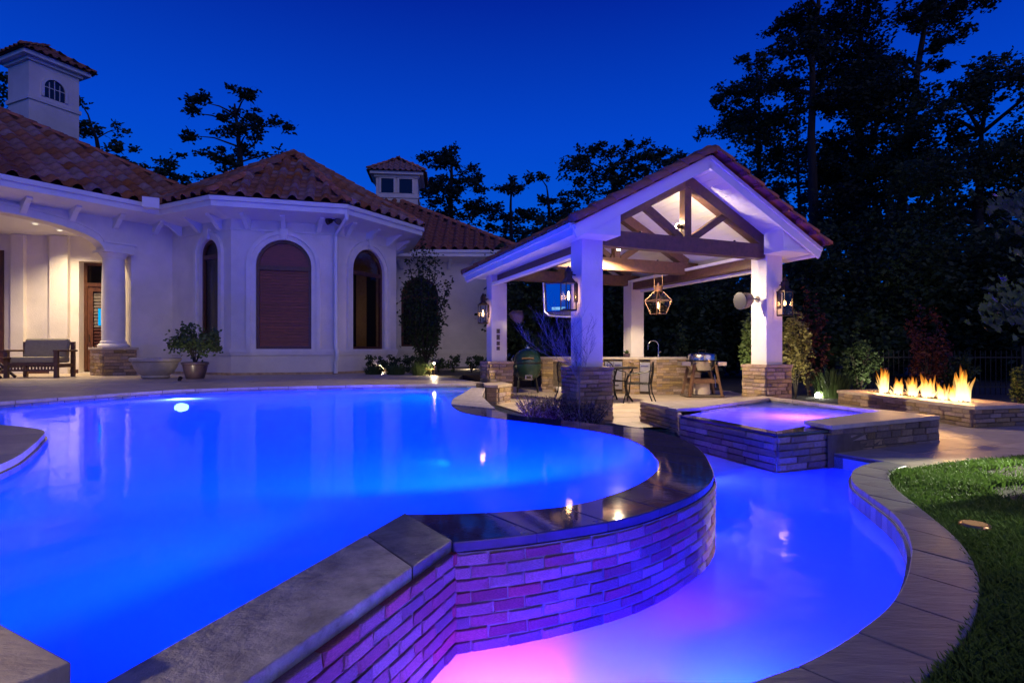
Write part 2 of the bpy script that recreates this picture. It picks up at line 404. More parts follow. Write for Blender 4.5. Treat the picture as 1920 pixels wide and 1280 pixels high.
def coping(inner, outer, n, z, th, name, mt, parent, sub=4, gap=0.004, jig=0.0015, seed=1):
    rg = random.Random(seed); I = resample(inner, n * sub); Q = resample(outer, n * sub)
    for k in range(n):
        a = I[k * sub:(k + 1) * sub + 1]; b = Q[k * sub:(k + 1) * sub + 1]
        a = [p.copy() for p in a]; b = [p.copy() for p in b]
        a[0] += (a[1] - a[0]).normalized() * gap; a[-1] += (a[-2] - a[-1]).normalized() * gap
        b[0] += (b[1] - b[0]).normalized() * gap; b[-1] += (b[-2] - b[-1]).normalized() * gap
        mb = MB(); m = len(a); dz = rg.uniform(-jig, jig); c = (a[m // 2] + b[m // 2]) / 2
        vs = [(p.x - c.x, p.y - c.y, zz) for zz in (-th, 0) for row in (a, b) for p in row]
        fs = []
        for i in range(m - 1):
            fs.append((2 * m + i, 2 * m + i + 1, 3 * m + i + 1, 3 * m + i))
            fs.append((i, m + i, m + i + 1, i + 1))
            fs.append((i, i + 1, 2 * m + i + 1, 2 * m + i)); fs.append((m + i, 3 * m + i, 3 * m + i + 1, m + i + 1))
        fs.append((0, 2 * m, 3 * m, m)); fs.append((m - 1, 2 * m - 1, 4 * m - 1, 3 * m - 1))
        mb.add(vs, fs).build(name, mt, parent, bevel=min(0.006, th * .2), M=Matrix.Translation((c.x, c.y, z + dz)))

def V2(p): return Vector((p[0], p[1]))
def wallstrip(chain, z0, z1, mb=None):
    mb = mb or MB(); n = len(chain)
    vs = [(p[0], p[1], z0) for p in chain] + [(p[0], p[1], z1) for p in chain]
    return mb.add(vs, [(i, i + 1, i + 1 + n, i + n) for i in range(n - 1)])
def offset(chain, d):
    out = []
    for i, p in enumerate(chain):
        t = (chain[min(i + 1, len(chain) - 1)] - chain[max(i - 1, 0)]).normalized(); out.append(p + Vector((t.y, -t.x)) * d)
    return out

# ================================================================== ground of the whole place
g = MB().add([(-900, -900, -1.9), (900, -900, -1.9), (900, 900, -1.9), (-900, 900, -1.9)], [(0, 1, 2, 3)]).build('ground', M['ground'])
tag(g, kind='structure')

# ================================================================== outlines
weir_in_px = [(760, 965), (851, 964), (976, 958), (1070, 948), (1132, 933), (1189, 912), (1223, 891), (1234, 875), (1229, 859), (1195, 831), (1129, 811), (995, 792), (926, 784), (867, 773), (846, 760)]
weir_out_px = [(848, 1016), (976, 1003), (1086, 987), (1164, 973), (1226, 956), (1289, 931), (1320, 912), (1334, 894), (1332, 878), (1314, 847), (1282, 825), (1225, 808), (1132, 797), (1039, 786), (962, 778), (927, 768)]
WI = [V2(at(x, y, ZW)) for x, y in weir_in_px]; WO = [V2(at(x, y, ZW)) for x, y in weir_out_px]
weir_in = spline(WI, 6); weir_out = spline(WO, 6)
near_in = [Vector((-1.05, 1.30)), WI[0]]
near_out = [Vector((-1.0, 0.35)), V2(at(470, 1280, ZW)), WO[0]]
near_out = [WO[0] + (WO[0] - near_out[1]).normalized() * -2.4, WO[0]]
near_in_full = [WI[0] - (WI[0] - near_in[0]).normalized() * 2.6, WI[0]]
tail_in = spline([WI[-1], Vector((-0.99, 9.6)), Vector((-0.94, 10.6)), Vector((-0.88, 12.4))], 5)
tail_out = spline([WO[-1], Vector((-0.42, 9.2)), Vector((-0.55, 10.3)), Vector((-0.60, 12.4))], 5)
far_edge = spline([(-0.80, 12.75), (-3.0, 12.2), (-5.0, 11.55), (-6.24, 10.75), (-6.95, 9.4), (-7.42, 8.25), (-7.75, 7.2), (-7.3, 6.5), (-6.2, 6.1), (-5.18, 5.72), (-4.42, 5.35), (-4.03, 4.86), (-3.72, 4.4), (-3.45, 3.95), (-3.26, 3.5), (-3.1, 3.0), (-2.9, 2.55)], 6)
near_edge = [far_edge[-1], Vector((-2.45, 2.145)), Vector((-1.40, 1.557)), Vector((-1.05, 1.36))]
deck_edge = far_edge + near_edge[1:]
pool_poly = [near_in[0]] + weir_in + tail_in[1:] + far_edge + near_edge[1:-1]

# ================================================================== swimming pool
pool = thing('swimming_pool', 'large freeform swimming pool glowing blue with a curved vanishing edge', 'swimming pool', (-3, 6, -1.3))
tag(pool, kind='structure'); del pool['category']
ZF = -1.25
sh = MB(); cl = pool_poly + [pool_poly[0]]
wallstrip(cl, ZF, ZW - 0.004, sh); sh.add([(p[0], p[1], ZF) for p in pool_poly], [tuple(range(len(pool_poly)))])
sh.build('pool_shell', M['plaster'], pool)
# entry steps at the left end and a bench under the far edge
for k, (o, zt) in enumerate(((0.35, -0.30), (0.75, -0.52), (1.15, -0.76))):
    ch = far_edge[22:56]; ic = offset(ch, -o)
    mb = MB(); n = len(ch)
    vs = [(p.x, p.y, zt) for p in ch] + [(p.x, p.y, zt) for p in ic] + [(p.x, p.y, ZF) for p in ic]
    mb.add(vs, [(i, i + 1, n + i + 1, n + i) for i in range(n - 1)] + [(n + i, n + i + 1, 2 * n + i + 1, 2 * n + i) for i in range(n - 1)])
    mb.build('step', M['plaster'], pool)
ch = far_edge[0:20]; ic = offset(ch, -0.45); mb = MB(); n = len(ch)
mb.add([(p.x, p.y, -0.55) for p in ch] + [(p.x, p.y, -0.55) for p in ic] + [(p.x, p.y, ZF) for p in ic], [(i, i + 1, n + i + 1, n + i) for i in range(n - 1)] + [(n + i, n + i + 1, 2 * n + i + 1, 2 * n + i) for i in range(n - 1)])
mb.build('underwater_bench', M['plaster'], pool)
# waterline tiles
def tile_band(chain, z0, z1, parent, l=0.16, off=-0.012):
    n = max(2, int(plen(chain) / l)); P = resample(chain, n)
    for k in range(n):
        a, b = P[k], P[k + 1]; t = (b - a); L_ = t.length
        if L_ < 1e-3: continue
        t /= L_; nr = Vector((t.y, -t.x)); c = (a + b) / 2 + nr * off
        me = MOS[k % 3]
        place_piece('waterline_tile', me, parent, (c.x, c.y, (z0 + z1) / 2), t, nr, L_ - .008, z1 - z0 - .004, 0.02)
def cubemesh(name, mt): return MB().box((0, 0, 0), (1, 1, 1)).mesh(name, mt)
MOS = [cubemesh('waterline_tile', M['mosaic']) for _ in range(3)]
tile_band(far_edge, ZW - 0.10, ZD - 0.052, pool, 0.22)
w = MB().add([(p[0], p[1], ZW) for p in pool_poly], [tuple(range(len(pool_poly)))]).build('pool_water', M['water'])
tag(w, kind='structure')

# ------------------------------------------------------------------ vanishing edge wall
wall = thing('vanishing_edge_wall', 'curved brick wall of the vanishing edge between upper pool and lower basin', 'pool wall', (-0.3, 2.6, ZB)); wall['kind'] = 'thing'
backing = near_out + weir_out[1:] + tail_out[1:]
bk = offset(backing, 0.0)
wallstrip([p for p in offset(backing, 0.017)], -1.5, ZW - 0.045, MB()).build('mortar_backing', M['mortar'], wall)
def brick_run(chain, z0, z1, rows, parent, blen=0.168, seed=3, flip=False):
    rg = random.Random(seed); L = plen(chain); h = (z1 - z0) / rows
    for r in range(rows):
        n = max(1, round(L / blen)); st = (blen / 2 if r % 2 else 0.0)
        cuts = [0.0] + [min(L, st + k * blen + rg.uniform(-.014, .014)) for k in range(0 if st else 1, n + 1)]
        cuts = sorted(c for c in cuts if c < L - .03) + [L]
        fine = resample(chain, 400)
        def pt(s_):
            x = s_ / L * 400; i = min(399, int(x)); return fine[i].lerp(fine[i + 1], x - i)
        for a, b in zip(cuts[:-1], cuts[1:]):
            if b - a < .02: continue
            pa, pb = pt(a), pt(b); t = pb - pa; l = t.length
            if l < 1e-3: continue
            t /= l; nr = Vector((t.y, -t.x)); c = (pa + pb) / 2 + nr * rg.uniform(-.003, .003)
            place_piece('brick', rg.choice(BRICKS), parent, (c.x, c.y, z0 + (r + .5) * h), t, nr, l - .007, h - rg.uniform(.005, .010), 0.05)
vis_out = weir_out[:int(len(weir_out) * .72)]
brick_run([WO[0] + (near_out[0] - WO[0]).normalized() * 1.55, WO[0]], ZB - 0.06, ZW - 0.037, 9, wall, seed=4)
brick_run(vis_out, ZB - 0.06, ZW - 0.05, 9, wall, seed=5)
brick_run(tail_out[:9], ZB - 0.06, ZW - 0.05, 9, wall, seed=6)
# cap slabs: dry travertine near the camera, wet ones round the spilling curve
_t = .86
_mi, _mo = near_in_full[0].lerp(near_in_full[1], _t), near_out[0].lerp(near_out[1], _t)
coping([near_in_full[0], _mi], [near_out[0], _mo], 1, ZW + 0.016, 0.055, 'cap_slab', M['coping'], wall, sub=2)
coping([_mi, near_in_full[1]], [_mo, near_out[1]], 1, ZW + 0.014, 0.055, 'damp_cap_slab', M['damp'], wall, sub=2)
coping(weir_in, [p for p in offset(weir_out, 0.012)], 18, ZW + 0.004, 0.05, 'wet_cap_slab', M['wetglowcoping'], wall, sub=4, gap=0.0004, jig=0.0002)
coping(tail_in, offset(tail_out, 0.012), 5, ZW + 0.02, 0.06, 'cap_slab', M['coping'], wall, sub=3)

# ================================================================== house deck
deck = thing('house_deck', None, None, (-5, 15, 0)); tag(deck, kind='structure')
deck_out = [(-1.35, 0.9), (-2.0, -1.0), (-26, -1.0), (-26, 27), (0.5, 27), (0.5, 22.0), (-3.3, 21.9), (-3.6, 19.2), (-2.35, 17.2), (-2.0, 16.0), (-0.62, 13.0)]
cope_w = 0.34
cope_out = offset(deck_edge, cope_w * 1.0)
dp = [(p.x, p.y) for p in cope_out] + deck_out
MB().prism(dp, -0.3, -0.012).build('deck_base', M['joint'], deck)
pave(dp, 0.0, 0.03, (-6, 14), R(8), 0.92, 0.62, 'paving_slab', M['deck'], deck, keep=lambda c: (c.y > 8 and c.y < 19.5 and c.x > -17 and c.x < 0) or (c.y < 9 and c.x > -8.5 and c.y > .2), seed=2)
coping(deck_edge, cope_out, 34, ZD + 0.004, 0.055, 'coping_slab', M['deck'], deck, sub=5, seed=3)
wallstrip(offset(deck_edge, .004), -0.40, -0.05).build('coping_wall', M['mortar'], deck)
# step end of the deck beside the pavilion
MB().prism([(-0.62, 13.0), (-0.55, 12.3), (-0.30, 12.2), (-0.05, 12.75), (-0.25, 13.35)], -0.45, -0.06).build('end_block', M['stonegap'], deck)
MB().prism([(-0.66, 13.05), (-0.58, 12.24), (-0.30, 12.14), (-0.0, 12.75), (-0.22, 13.42)], -0.06, 0.0).build('end_cap', M['deck'], deck, bevel=.006)
stone_face(deck, (-0.55, 12.3), (-0.30, 12.2), -0.45, -0.07, seed=40); stone_face(deck, (-0.30, 12.2), (-0.05, 12.75), -0.45, -0.07, seed=41)

# ================================================================== lower basin
lawn_in = spline([V2(at(x, y, ZC)) for x, y in [(1660, 864), (1630, 868), (1605, 877), (1596, 888), (1601, 906), (1630, 928), (1673, 960), (1698, 992), (1709, 1025), (1707, 1050), (1698, 1086), (1669, 1133), (1623, 1172), (1562, 1212), (1490, 1248), (1411, 1276)]] + [Vector((0.35, 1.72)), Vector((-0.10, 1.38)), Vector((-0.52, 0.95)), Vector((-0.85, 0.3))], 5)
lawn_out = spline([V2(at(x, y, ZC)) for x, y in [(1700, 872), (1678, 879), (1669, 887), (1668, 897), (1684, 919), (1723, 949), (1759, 978), (1795, 1010), (1824, 1050), (1837, 1090), (1833, 1136), (1817, 1179), (1792, 1215), (1759, 1251), (1731, 1278)]] + [Vector((0.98, 1.55)), Vector((0.5, 1.1)), Vector((0.1, 0.55)), Vector((-0.2, -0.3))], 5)
basin = thing('lower_basin', None, None, (1, 4, -1.2)); tag(basin, kind='structure')
SC = V2(at(1456, 886, ZB)); SL = V2(at(1292, 834, ZB))           # spa corner and left end of its spill wall
w_R0 = V2(at(1555, 805, -.15)); slot = w_R0 + Vector((.08, -.13))
patio_edge = [Vector((-0.60, 12.35)), V2(at(928, 757, ZP)), V2(at(998, 779, ZP)), V2(at(1142, 792, ZP)), V2(at(1196, 802, ZP)), V2(at(1250, 798, ZP))]
basin_poly = backing + patio_edge + [SL, SC, w_R0, slot] + lawn_in
ZBF = -1.15
sb = MB(); wallstrip(basin_poly + [basin_poly[0]], ZBF, ZC - 0.05, sb); sb.add([(p[0], p[1], ZBF) for p in basin_poly], [tuple(range(len(basin_poly)))])
sb.build('basin_shell', M['plaster'], basin)
tile_band(offset(lawn_in[2:60], 0.0), ZB - 0.05, ZC - 0.052, basin, 0.12, off=0.012)
w = MB().add([(p[0], p[1], ZB) for p in basin_poly], [tuple(range(len(basin_poly)))]).build('basin_water', M['bwater']); tag(w, kind='structure')
# flagged coping that snakes round the lawn
cp = thing('lawn_coping', None, None, (2, 3, ZC)); tag(cp, kind='structure')
coping(lawn_in, lawn_out, 17, ZC, 0.055, 'coping_slab', M['slate'], cp, sub=6, seed=9)

# ================================================================== patio, laid round the spa
ZS, ZSC, ZWR = -0.165, -0.085, -0.150      # spa water, coping top, weir top
c = lambda x, y, z=ZSC: V2(at(x, y, z))
o_L, o_N, o_R, o_F = c(1202, 752), c(1273, 766), c(1758, 779), Vector((4.55, 10.32))
w_L, w_C, w_R = c(1277, 779, ZWR), SC, c(1555, 805, ZWR)
i_1, i_far, i_2 = c(1312, 763.5), c(1443, 745), c(1652, 770)
n_R = c(1556, 797)
outer = [o_L, o_N, w_L, w_C, w_R, n_R, o_R, o_F]
wi_C = w_C + (i_far - w_C).normalized() * 0.22; wi_L = w_L.lerp(i_1, .35); wi_R = c(1507, 788)
inner = [wi_L, i_1, i_far, i_2, wi_R, wi_C]
patio = thing('patio', None, None, (4, 11, ZP)); tag(patio, kind='structure')
lawn_edge = [V2(at(x, y, ZP)) for x, y in [(1700, 876), (1760, 868), (1840, 860), (1930, 853)]]
patio_poly = [Vector((-0.62, 12.5))] + patio_edge[1:] + [o_N.lerp(o_L, .1), o_L, o_F, o_R, w_R, slot, V2(at(1668, 866, ZP))] + lawn_edge + [Vector((9.5, 6.9)), Vector((9.5, 10.2)), Vector((8.2, 11.2)), Vector((6.3, 12.2)), Vector((5.9, 13.6)), Vector((6.2, 16.2)), Vector((3.6, 18.0)), Vector((-1.6, 18.0)), Vector((-1.5, 15.2)), Vector((-0.6, 13.4))]
pp = [(p.x, p.y) for p in patio_poly]
MB().prism(pp, -1.2, ZP - 0.012).build('patio_base', M['joint'], patio)
pave(pp, ZP, 0.03, (3, 9), R(22.5), 0.90, 0.60, 'paving_slab', M['deck'], patio, seed=7)

# ================================================================== spa
spa = thing('spa', 'raised square stone spa with purple water spilling into the lower basin', 'spa', (SC.x + 1, SC.y + 1.5, ZP))
# shell and floor
sp = MB(); wallstrip(inner + [inner[0]], -.68, ZWR - .01, sp); sp.add([(p.x, p.y, -.68) for p in inner], [tuple(range(len(inner)))])
sp.build('spa_shell', M['plaster'], spa)
mb = MB(); ctr = sum(inner, Vector((0, 0))) / len(inner)
for a, b in ((1, 2), (2, 3)):
    A, B = inner[a], inner[b]; A2, B2 = A.lerp(ctr, .28), B.lerp(ctr, .28)
    mb.add([(A.x, A.y, -.40), (B.x, B.y, -.40), (B2.x, B2.y, -.40), (A2.x, A2.y, -.40), (A2.x, A2.y, -.68), (B2.x, B2.y, -.68)], [(0, 1, 2, 3), (3, 2, 5, 4)])
mb.build('spa_bench', M['plaster'], spa)
tile_band([i_1, i_far, i_2], ZS - .08, ZSC - .05, spa, 0.11, off=0.012)
# walls: block core and stone facing
core = [o_L, o_N, w_L, w_C, w_R, n_R, o_R, o_F]
def shrink(poly, d):
    cc = sum(poly, Vector((0, 0))) / len(poly); return [p + (cc - p).normalized() * d for p in poly]
def ring_prism(mb, P, z0, z1): 
    wallstrip(P, z0, z1, mb)
cw = MB(); wallstrip(shrink(core, .035) + [shrink(core, .035)[0]], -1.2, ZWR - 0.05, cw); cw.build('wall_core', M['stonegap'], spa)
stone_face(spa, o_L, o_N, ZP - .02, ZSC - .05, seed=11, ch=.062, depth=.05)
stone_face(spa, o_N + (w_L - o_N) * .0, w_L, ZP - .02, ZSC - .05, seed=12, ch=.062, depth=.05)
stone_face(spa, w_L, w_C, ZB - .06, ZWR - .035, seed=13, ch=.075, depth=.05, ln=(.2, .42))
stone_face(spa, w_C, w_R, ZB - .06, ZWR - .035, seed=14, ch=.075, depth=.05, ln=(.16, .36))
stone_face(spa, w_R, o_R, ZB - .06, ZSC - .05, seed=15, ch=.08, depth=.05, ln=(.16, .36))
stone_face(spa, o_R, o_F, ZP - .02, ZSC - .05, seed=16, ch=.08, depth=.05)
def slab(P, z, th, name, mt, parent, bev=.006):
    cc = sum([V2(p) for p in P], Vector((0, 0))) / len(P)
    return MB().prism([(p[0] - cc.x, p[1] - cc.y) for p in P], -th, 0).build(name, mt, parent, bevel=bev, M=Matrix.Translation((cc.x, cc.y, z)))
def ex(p, d=.03):
    cc = sum(core, Vector((0, 0))) / len(core); return p + (p - cc).normalized() * d
slab([ex(o_L), ex(o_N), i_1, o_L.lerp(o_F, .16).lerp(i_1, .2)], ZSC, .05, 'coping_slab', M['deck'], spa)
q = o_L.lerp(o_F, .16).lerp(i_1, .2)
for k in range(4):
    t0, t1 = k / 4 + .002, (k + 1) / 4 - .002
    A = q.lerp(ex(o_F), t0); B = q.lerp(ex(o_F), t1); slab([i_1.lerp(i_far, t1), i_1.lerp(i_far, t0), A, B], ZSC - .0005 * k, .05, 'coping_slab', M['deck'], spa)
for k in range(4):
    t0, t1 = k / 4 + .002, (k + 1) / 4 - .002
    slab([i_far.lerp(i_2, t0), i_far.lerp(i_2, t1), ex(o_F).lerp(ex(o_R), t1), ex(o_F).lerp(ex(o_R), t0)][::-1], ZSC - .0004 * k, .05, 'coping_slab', M['deck'], spa)
slab([wi_R, ex(n_R, .03), ex(o_R, .03), i_2], ZSC + .001, .05, 'coping_slab', M['deck'], spa)
slab([wi_L, w_L + (w_L - wi_L).normalized() * .02, w_C + (w_C - wi_C).normalized() * .02, wi_C], ZWR, .035, 'weir_slab', M['wetglowcoping'], spa)
slab([wi_C, w_C + (w_C - wi_C).normalized() * .02, w_R, wi_R], ZWR - .0006, .035, 'weir_slab', M['wetglowcoping'], spa)
w = MB().add([(p.x, p.y, ZS) for p in inner], [tuple(range(len(inner)))]).build('spa_water', M['swater']); tag(w, kind='structure')

# ================================================================== lawn
lawn = thing('lawn', None, None, (4, 4, ZG)); tag(lawn, kind='structure')
lawn_poly = [p for p in lawn_out[3:]] + [Vector((-0.2, -3)), Vector((14, -3)), Vector((14, 7.2))] + [lawn_edge[3] , lawn_edge[2], lawn_edge[1]]
MB().prism([(p.x, p.y) for p in lawn_poly], -1.2, ZG - .01).build('lawn_soil', M['soil'], lawn)
bed_polys = [[at(x, y, ZG) for x, y in q] for q in ([(1830, 884), (1900, 872), (1990, 868), (2000, 892), (1920, 900), (1880, 897)], [(1850, 912), (1930, 905), (2020, 925), (2010, 950), (1930, 948), (1880, 938)])]
rg = random.Random(5); gv = []; gf = []
LP = [(p.x, p.y) for p in lawn_poly]; n = 0
while n < 52000:
    # denser towards the camera
    D = 1.3 + (8.2 - 1.3) * rg.random() ** 1.35; x = D * rg.uniform(0.25, 1.02)
    if not inside((x, D), LP): continue
    if any(inside((x, D), b) for b in bed_polys) and rg.random() < .93: continue
    n += 1
    pn = noise.noise(Vector((x * 1.3, D * 1.3, 0)))
    h = rg.uniform(.022, .05) * (1 + .5 * pn); a = rg.uniform(0, 6.283); lean = rg.uniform(.2, 1.1) * h; wd = rg.uniform(.0018, .0035) * (1 + D * .12)
    b = len(gv); dx, dy = math.cos(a), math.sin(a)
    gv += [(x - dy * wd, D + dx * wd, ZG - .012), (x + dy * wd, D - dx * wd, ZG - .012), (x + dx * lean * .4 + dy * wd * .7, D + dy * lean * .4 - dx * wd * .7, ZG + h * .6), (x + dx * lean, D + dy * lean, ZG + h)]
    gf += [(b, b + 1, b + 2), (b, b + 2, b + 3)]
go = MB(); go.v = gv; go.f = gf
go = go.build('grass', M['grass']); tag(go, 'short lawn grass beside the curved lower coping', 'grass', kind='stuff')

# rough ground behind patio, beds by the house
gb = MB().prism([(6.2, 16.2), (5.9, 13.6), (6.3, 12.2), (8.2, 11.2), (9.5, 10.2), (9.5, 6.9), (14, 7.2), (60, 10), (60, 60), (-3, 60), (-3, 26), (0.6, 26), (0.6, 18.0), (3.6, 18)], -1.3, -0.46).build('planting_ground', M['ground']); tag(gb, kind='structure')
hb = MB().prism([(-3.7, 19.3), (-2.42, 17.25), (-2.05, 16.05), (-0.62, 13.45), (-1.45, 15.2), (-1.55, 18.0), (0.6, 18.0), (0.6, 26), (-5, 26), (-5, 21)], -0.6, -0.03).build('planting_bed', M['soil']); tag(hb, kind='structure')
# ================================================================== roof tiles
def tile_mesh(name, pu, pv, mt, hgt=0.085):
    prof = []                                    # one period: pan then barrel
    for k in range(9):
        t = k / 8
        if t < .38: z = hgt * .12 * math.cos(math.pi * t / .38) * .5
        else: z = hgt * math.sin(math.pi * (t - .38) / .62) ** .8
        prof.append(((t - .5) * pu, z))
    L = pv * 1.16; n = len(prof); vs = []
    for b, lift in ((0.0, .032), (L, 0.0)):
        for x, z in prof: vs.append((x, b, z + lift))
    for x, z in prof: vs.append((x, 0.0, z + .032 - .026))
    fs = [(i, i + 1, n + i + 1, n + i) for i in range(n - 1)] + [(2 * n + i, 2 * n + i + 1, i + 1, i) for i in range(n - 1)]
    mb = MB().add(vs, fs); return mb.mesh(name, mt, True)
TILE = tile_mesh('roof_tile', .46, .42, M['tile'], .13)
TILE_P = tile_mesh('roof_tile', .30, .40, M['tile'], .075)

def roof_plane(parent, O, u, s, poly, me, pu, pv, single=True, lift=0.02, stuffname='roof_tiles'):
    """tiles on the plane O + a*u + b*s, inside poly (a, b)"""
    O, u, s = Vector(O), Vector(u).normalized(), Vector(s).normalized(); n = u.cross(s).normalized()
    a0, a1 = min(p[0] for p in poly), max(p[0] for p in poly); b1 = max(p[1] for p in poly)
    joined = MB(); r = 0; cnt = 0
    base = [tuple(v.co) for v in me.vertices]; fcs = [tuple(p.vertices) for p in me.polygons]
    while r * pv < b1:
        k = math.floor(a0 / pu)
        while k * pu < a1 + pu:
            a, b = (k + .5) * pu, r * pv
            if inside((a, b + pv * .45 + 1e-4), poly):
                c = O + u * a + s * (b - .05) + n * lift
                Mx = Matrix(((u.x, s.x, n.x, c.x), (u.y, s.y, n.y, c.y), (u.z, s.z, n.z, c.z), (0, 0, 0, 1)))
                if single: link('roof_tile', me, parent, Mx)
                else: joined.add([Mx @ Vector(v) for v in base], fcs)
                cnt += 1
            k += 1
        r += 1
    if not single and joined.v:
        o = joined.build(stuffname, M['tile'], parent, smooth=True); o['kind'] = 'stuff'
    return cnt
def ridge_caps(parent, p, q, r=.13, l=.42, name='ridge_tile'):
    p, q = Vector(p), Vector(q); d = q - p; L = d.length; n = max(1, round(L / l)); d.normalize()
    side = d.cross(Vector((0, 0, 1))).normalized(); up = side.cross(d)
    key = ('cap', r, l)
    if name != 'rake_tile': MB().beam(p + d * .05 - up * .07, q - up * .07, r * 1.5, .14).build('ridge_bedding', M['underlay'], parent)
    if key not in CAPS:
        vs = []; m = 7
        for b, rr, zl in ((0, r, .02), (l * 1.15, r * .86, -.005)):
            for k in range(m):
                a = math.pi * k / (m - 1); vs.append((rr * math.cos(a), b, rr * .8 * math.sin(a) + zl - .03))
        fs = [(k, k + 1, m + k + 1, m + k) for k in range(m - 1)] + [tuple(range(m - 1, -1, -1))]
        CAPS[key] = MB().add(vs, fs).mesh(name, M['tile_ridge'], True)
    for k in range(n):
        c = p + d * (L * k / n)
        link(name, CAPS[key], parent, Matrix(((side.x, d.x, up.x, c.x), (side.y, d.y, up.y, c.y), (side.z, d.z, up.z, c.z), (0, 0, 0, 1))))
CAPS = {}

class WallFrame:
    def __init__(s, p0, p1):
        s.o = V2(p0); d = V2(p1) - s.o; s.L = d.length; s.u = d / s.L; s.n = Vector((s.u.y, -s.u.x))
    def p(s, a, out, z):
        q = s.o + s.u * a + s.n * out; return (q.x, q.y, z)
    def hit(s, x, y):         # photo point -> (along, height) on this wall
        rx = (x - CX) / F
        den = rx * s.n.x + s.n.y; D = (s.o.dot(s.n)) / den
        P = Vector((rx * D, D)); return (P - s.o).dot(s.u), EYE + (HZ - y) * D / F

def arch_pts(a0, a1, zs, rise, n=14):
    c = (a0 + a1) / 2; hw = (a1 - a0) / 2
    return [(c - hw * math.cos(math.pi * k / n), zs + rise * math.sin(math.pi * k / n)) for k in range(n + 1)]

def wall_panel(fr, z0, z1, opening, name, mt, parent, reveal=.16):
    """wall face with an arched (or square) opening: (a0, a1, zsill, zspring, rise)"""
    mb = MB(); L = fr.L
    def face(pts): mb.add([fr.p(a, 0, z) for a, z in pts], [tuple(range(len(pts)))])
    if not opening: face([(0, z0), (L, z0), (L, z1), (0, z1)])
    else:
        a0, a1, zb, zs, rise = opening
        face([(0, z0), (a0, z0), (a0, z1), (0, z1)]); face([(a1, z0), (L, z0), (L, z1), (a1, z1)])
        if zb > z0: face([(a0, z0), (a1, z0), (a1, zb), (a0, zb)])
        ar = arch_pts(a0, a1, zs, rise) if rise else [(a0, zs), (a1, zs)]
        for (x, z), (x2, z2) in zip(ar[:-1], ar[1:]): face([(x, z), (x2, z2), (x2, z1), (x, z1)])
        edge = [(a0, zb)] + ar + [(a1, zb)]
        for (x, z), (x2, z2) in zip(edge, edge[1:] + edge[:1]):
            mb.add([fr.p(x, 0, z), fr.p(x2, 0, z2), fr.p(x2, -reveal, z2), fr.p(x, -reveal, z)], [(0, 1, 2, 3)])
    return mb.build(name, mt, parent)

def ring(mb, fr, inn, out, y0, y1):
    """band between two open outlines (a, z) from depth y0 to y1"""
    n = len(inn)
    vs = [fr.p(a, y1, z) for a, z in inn] + [fr.p(a, y1, z) for a, z in out] + [fr.p(a, y0, z) for a, z in inn] + [fr.p(a, y0, z) for a, z in out]
    fs = []
    for i in range(n - 1):
        fs += [(i, i + 1, n + i + 1, n + i), (2 * n + i, i, i + 1, 2 * n + i + 1)[::-1], (n + i, n + i + 1, 3 * n + i + 1, 3 * n + i)]
    for i in (0, n - 1): fs.append((i, n + i, 3 * n + i, 2 * n + i))
    return mb.add(vs, fs)
def outline(a0, a1, zb, zs, rise): return [(a0, zb)] + arch_pts(a0, a1, zs, rise) + [(a1, zb)]

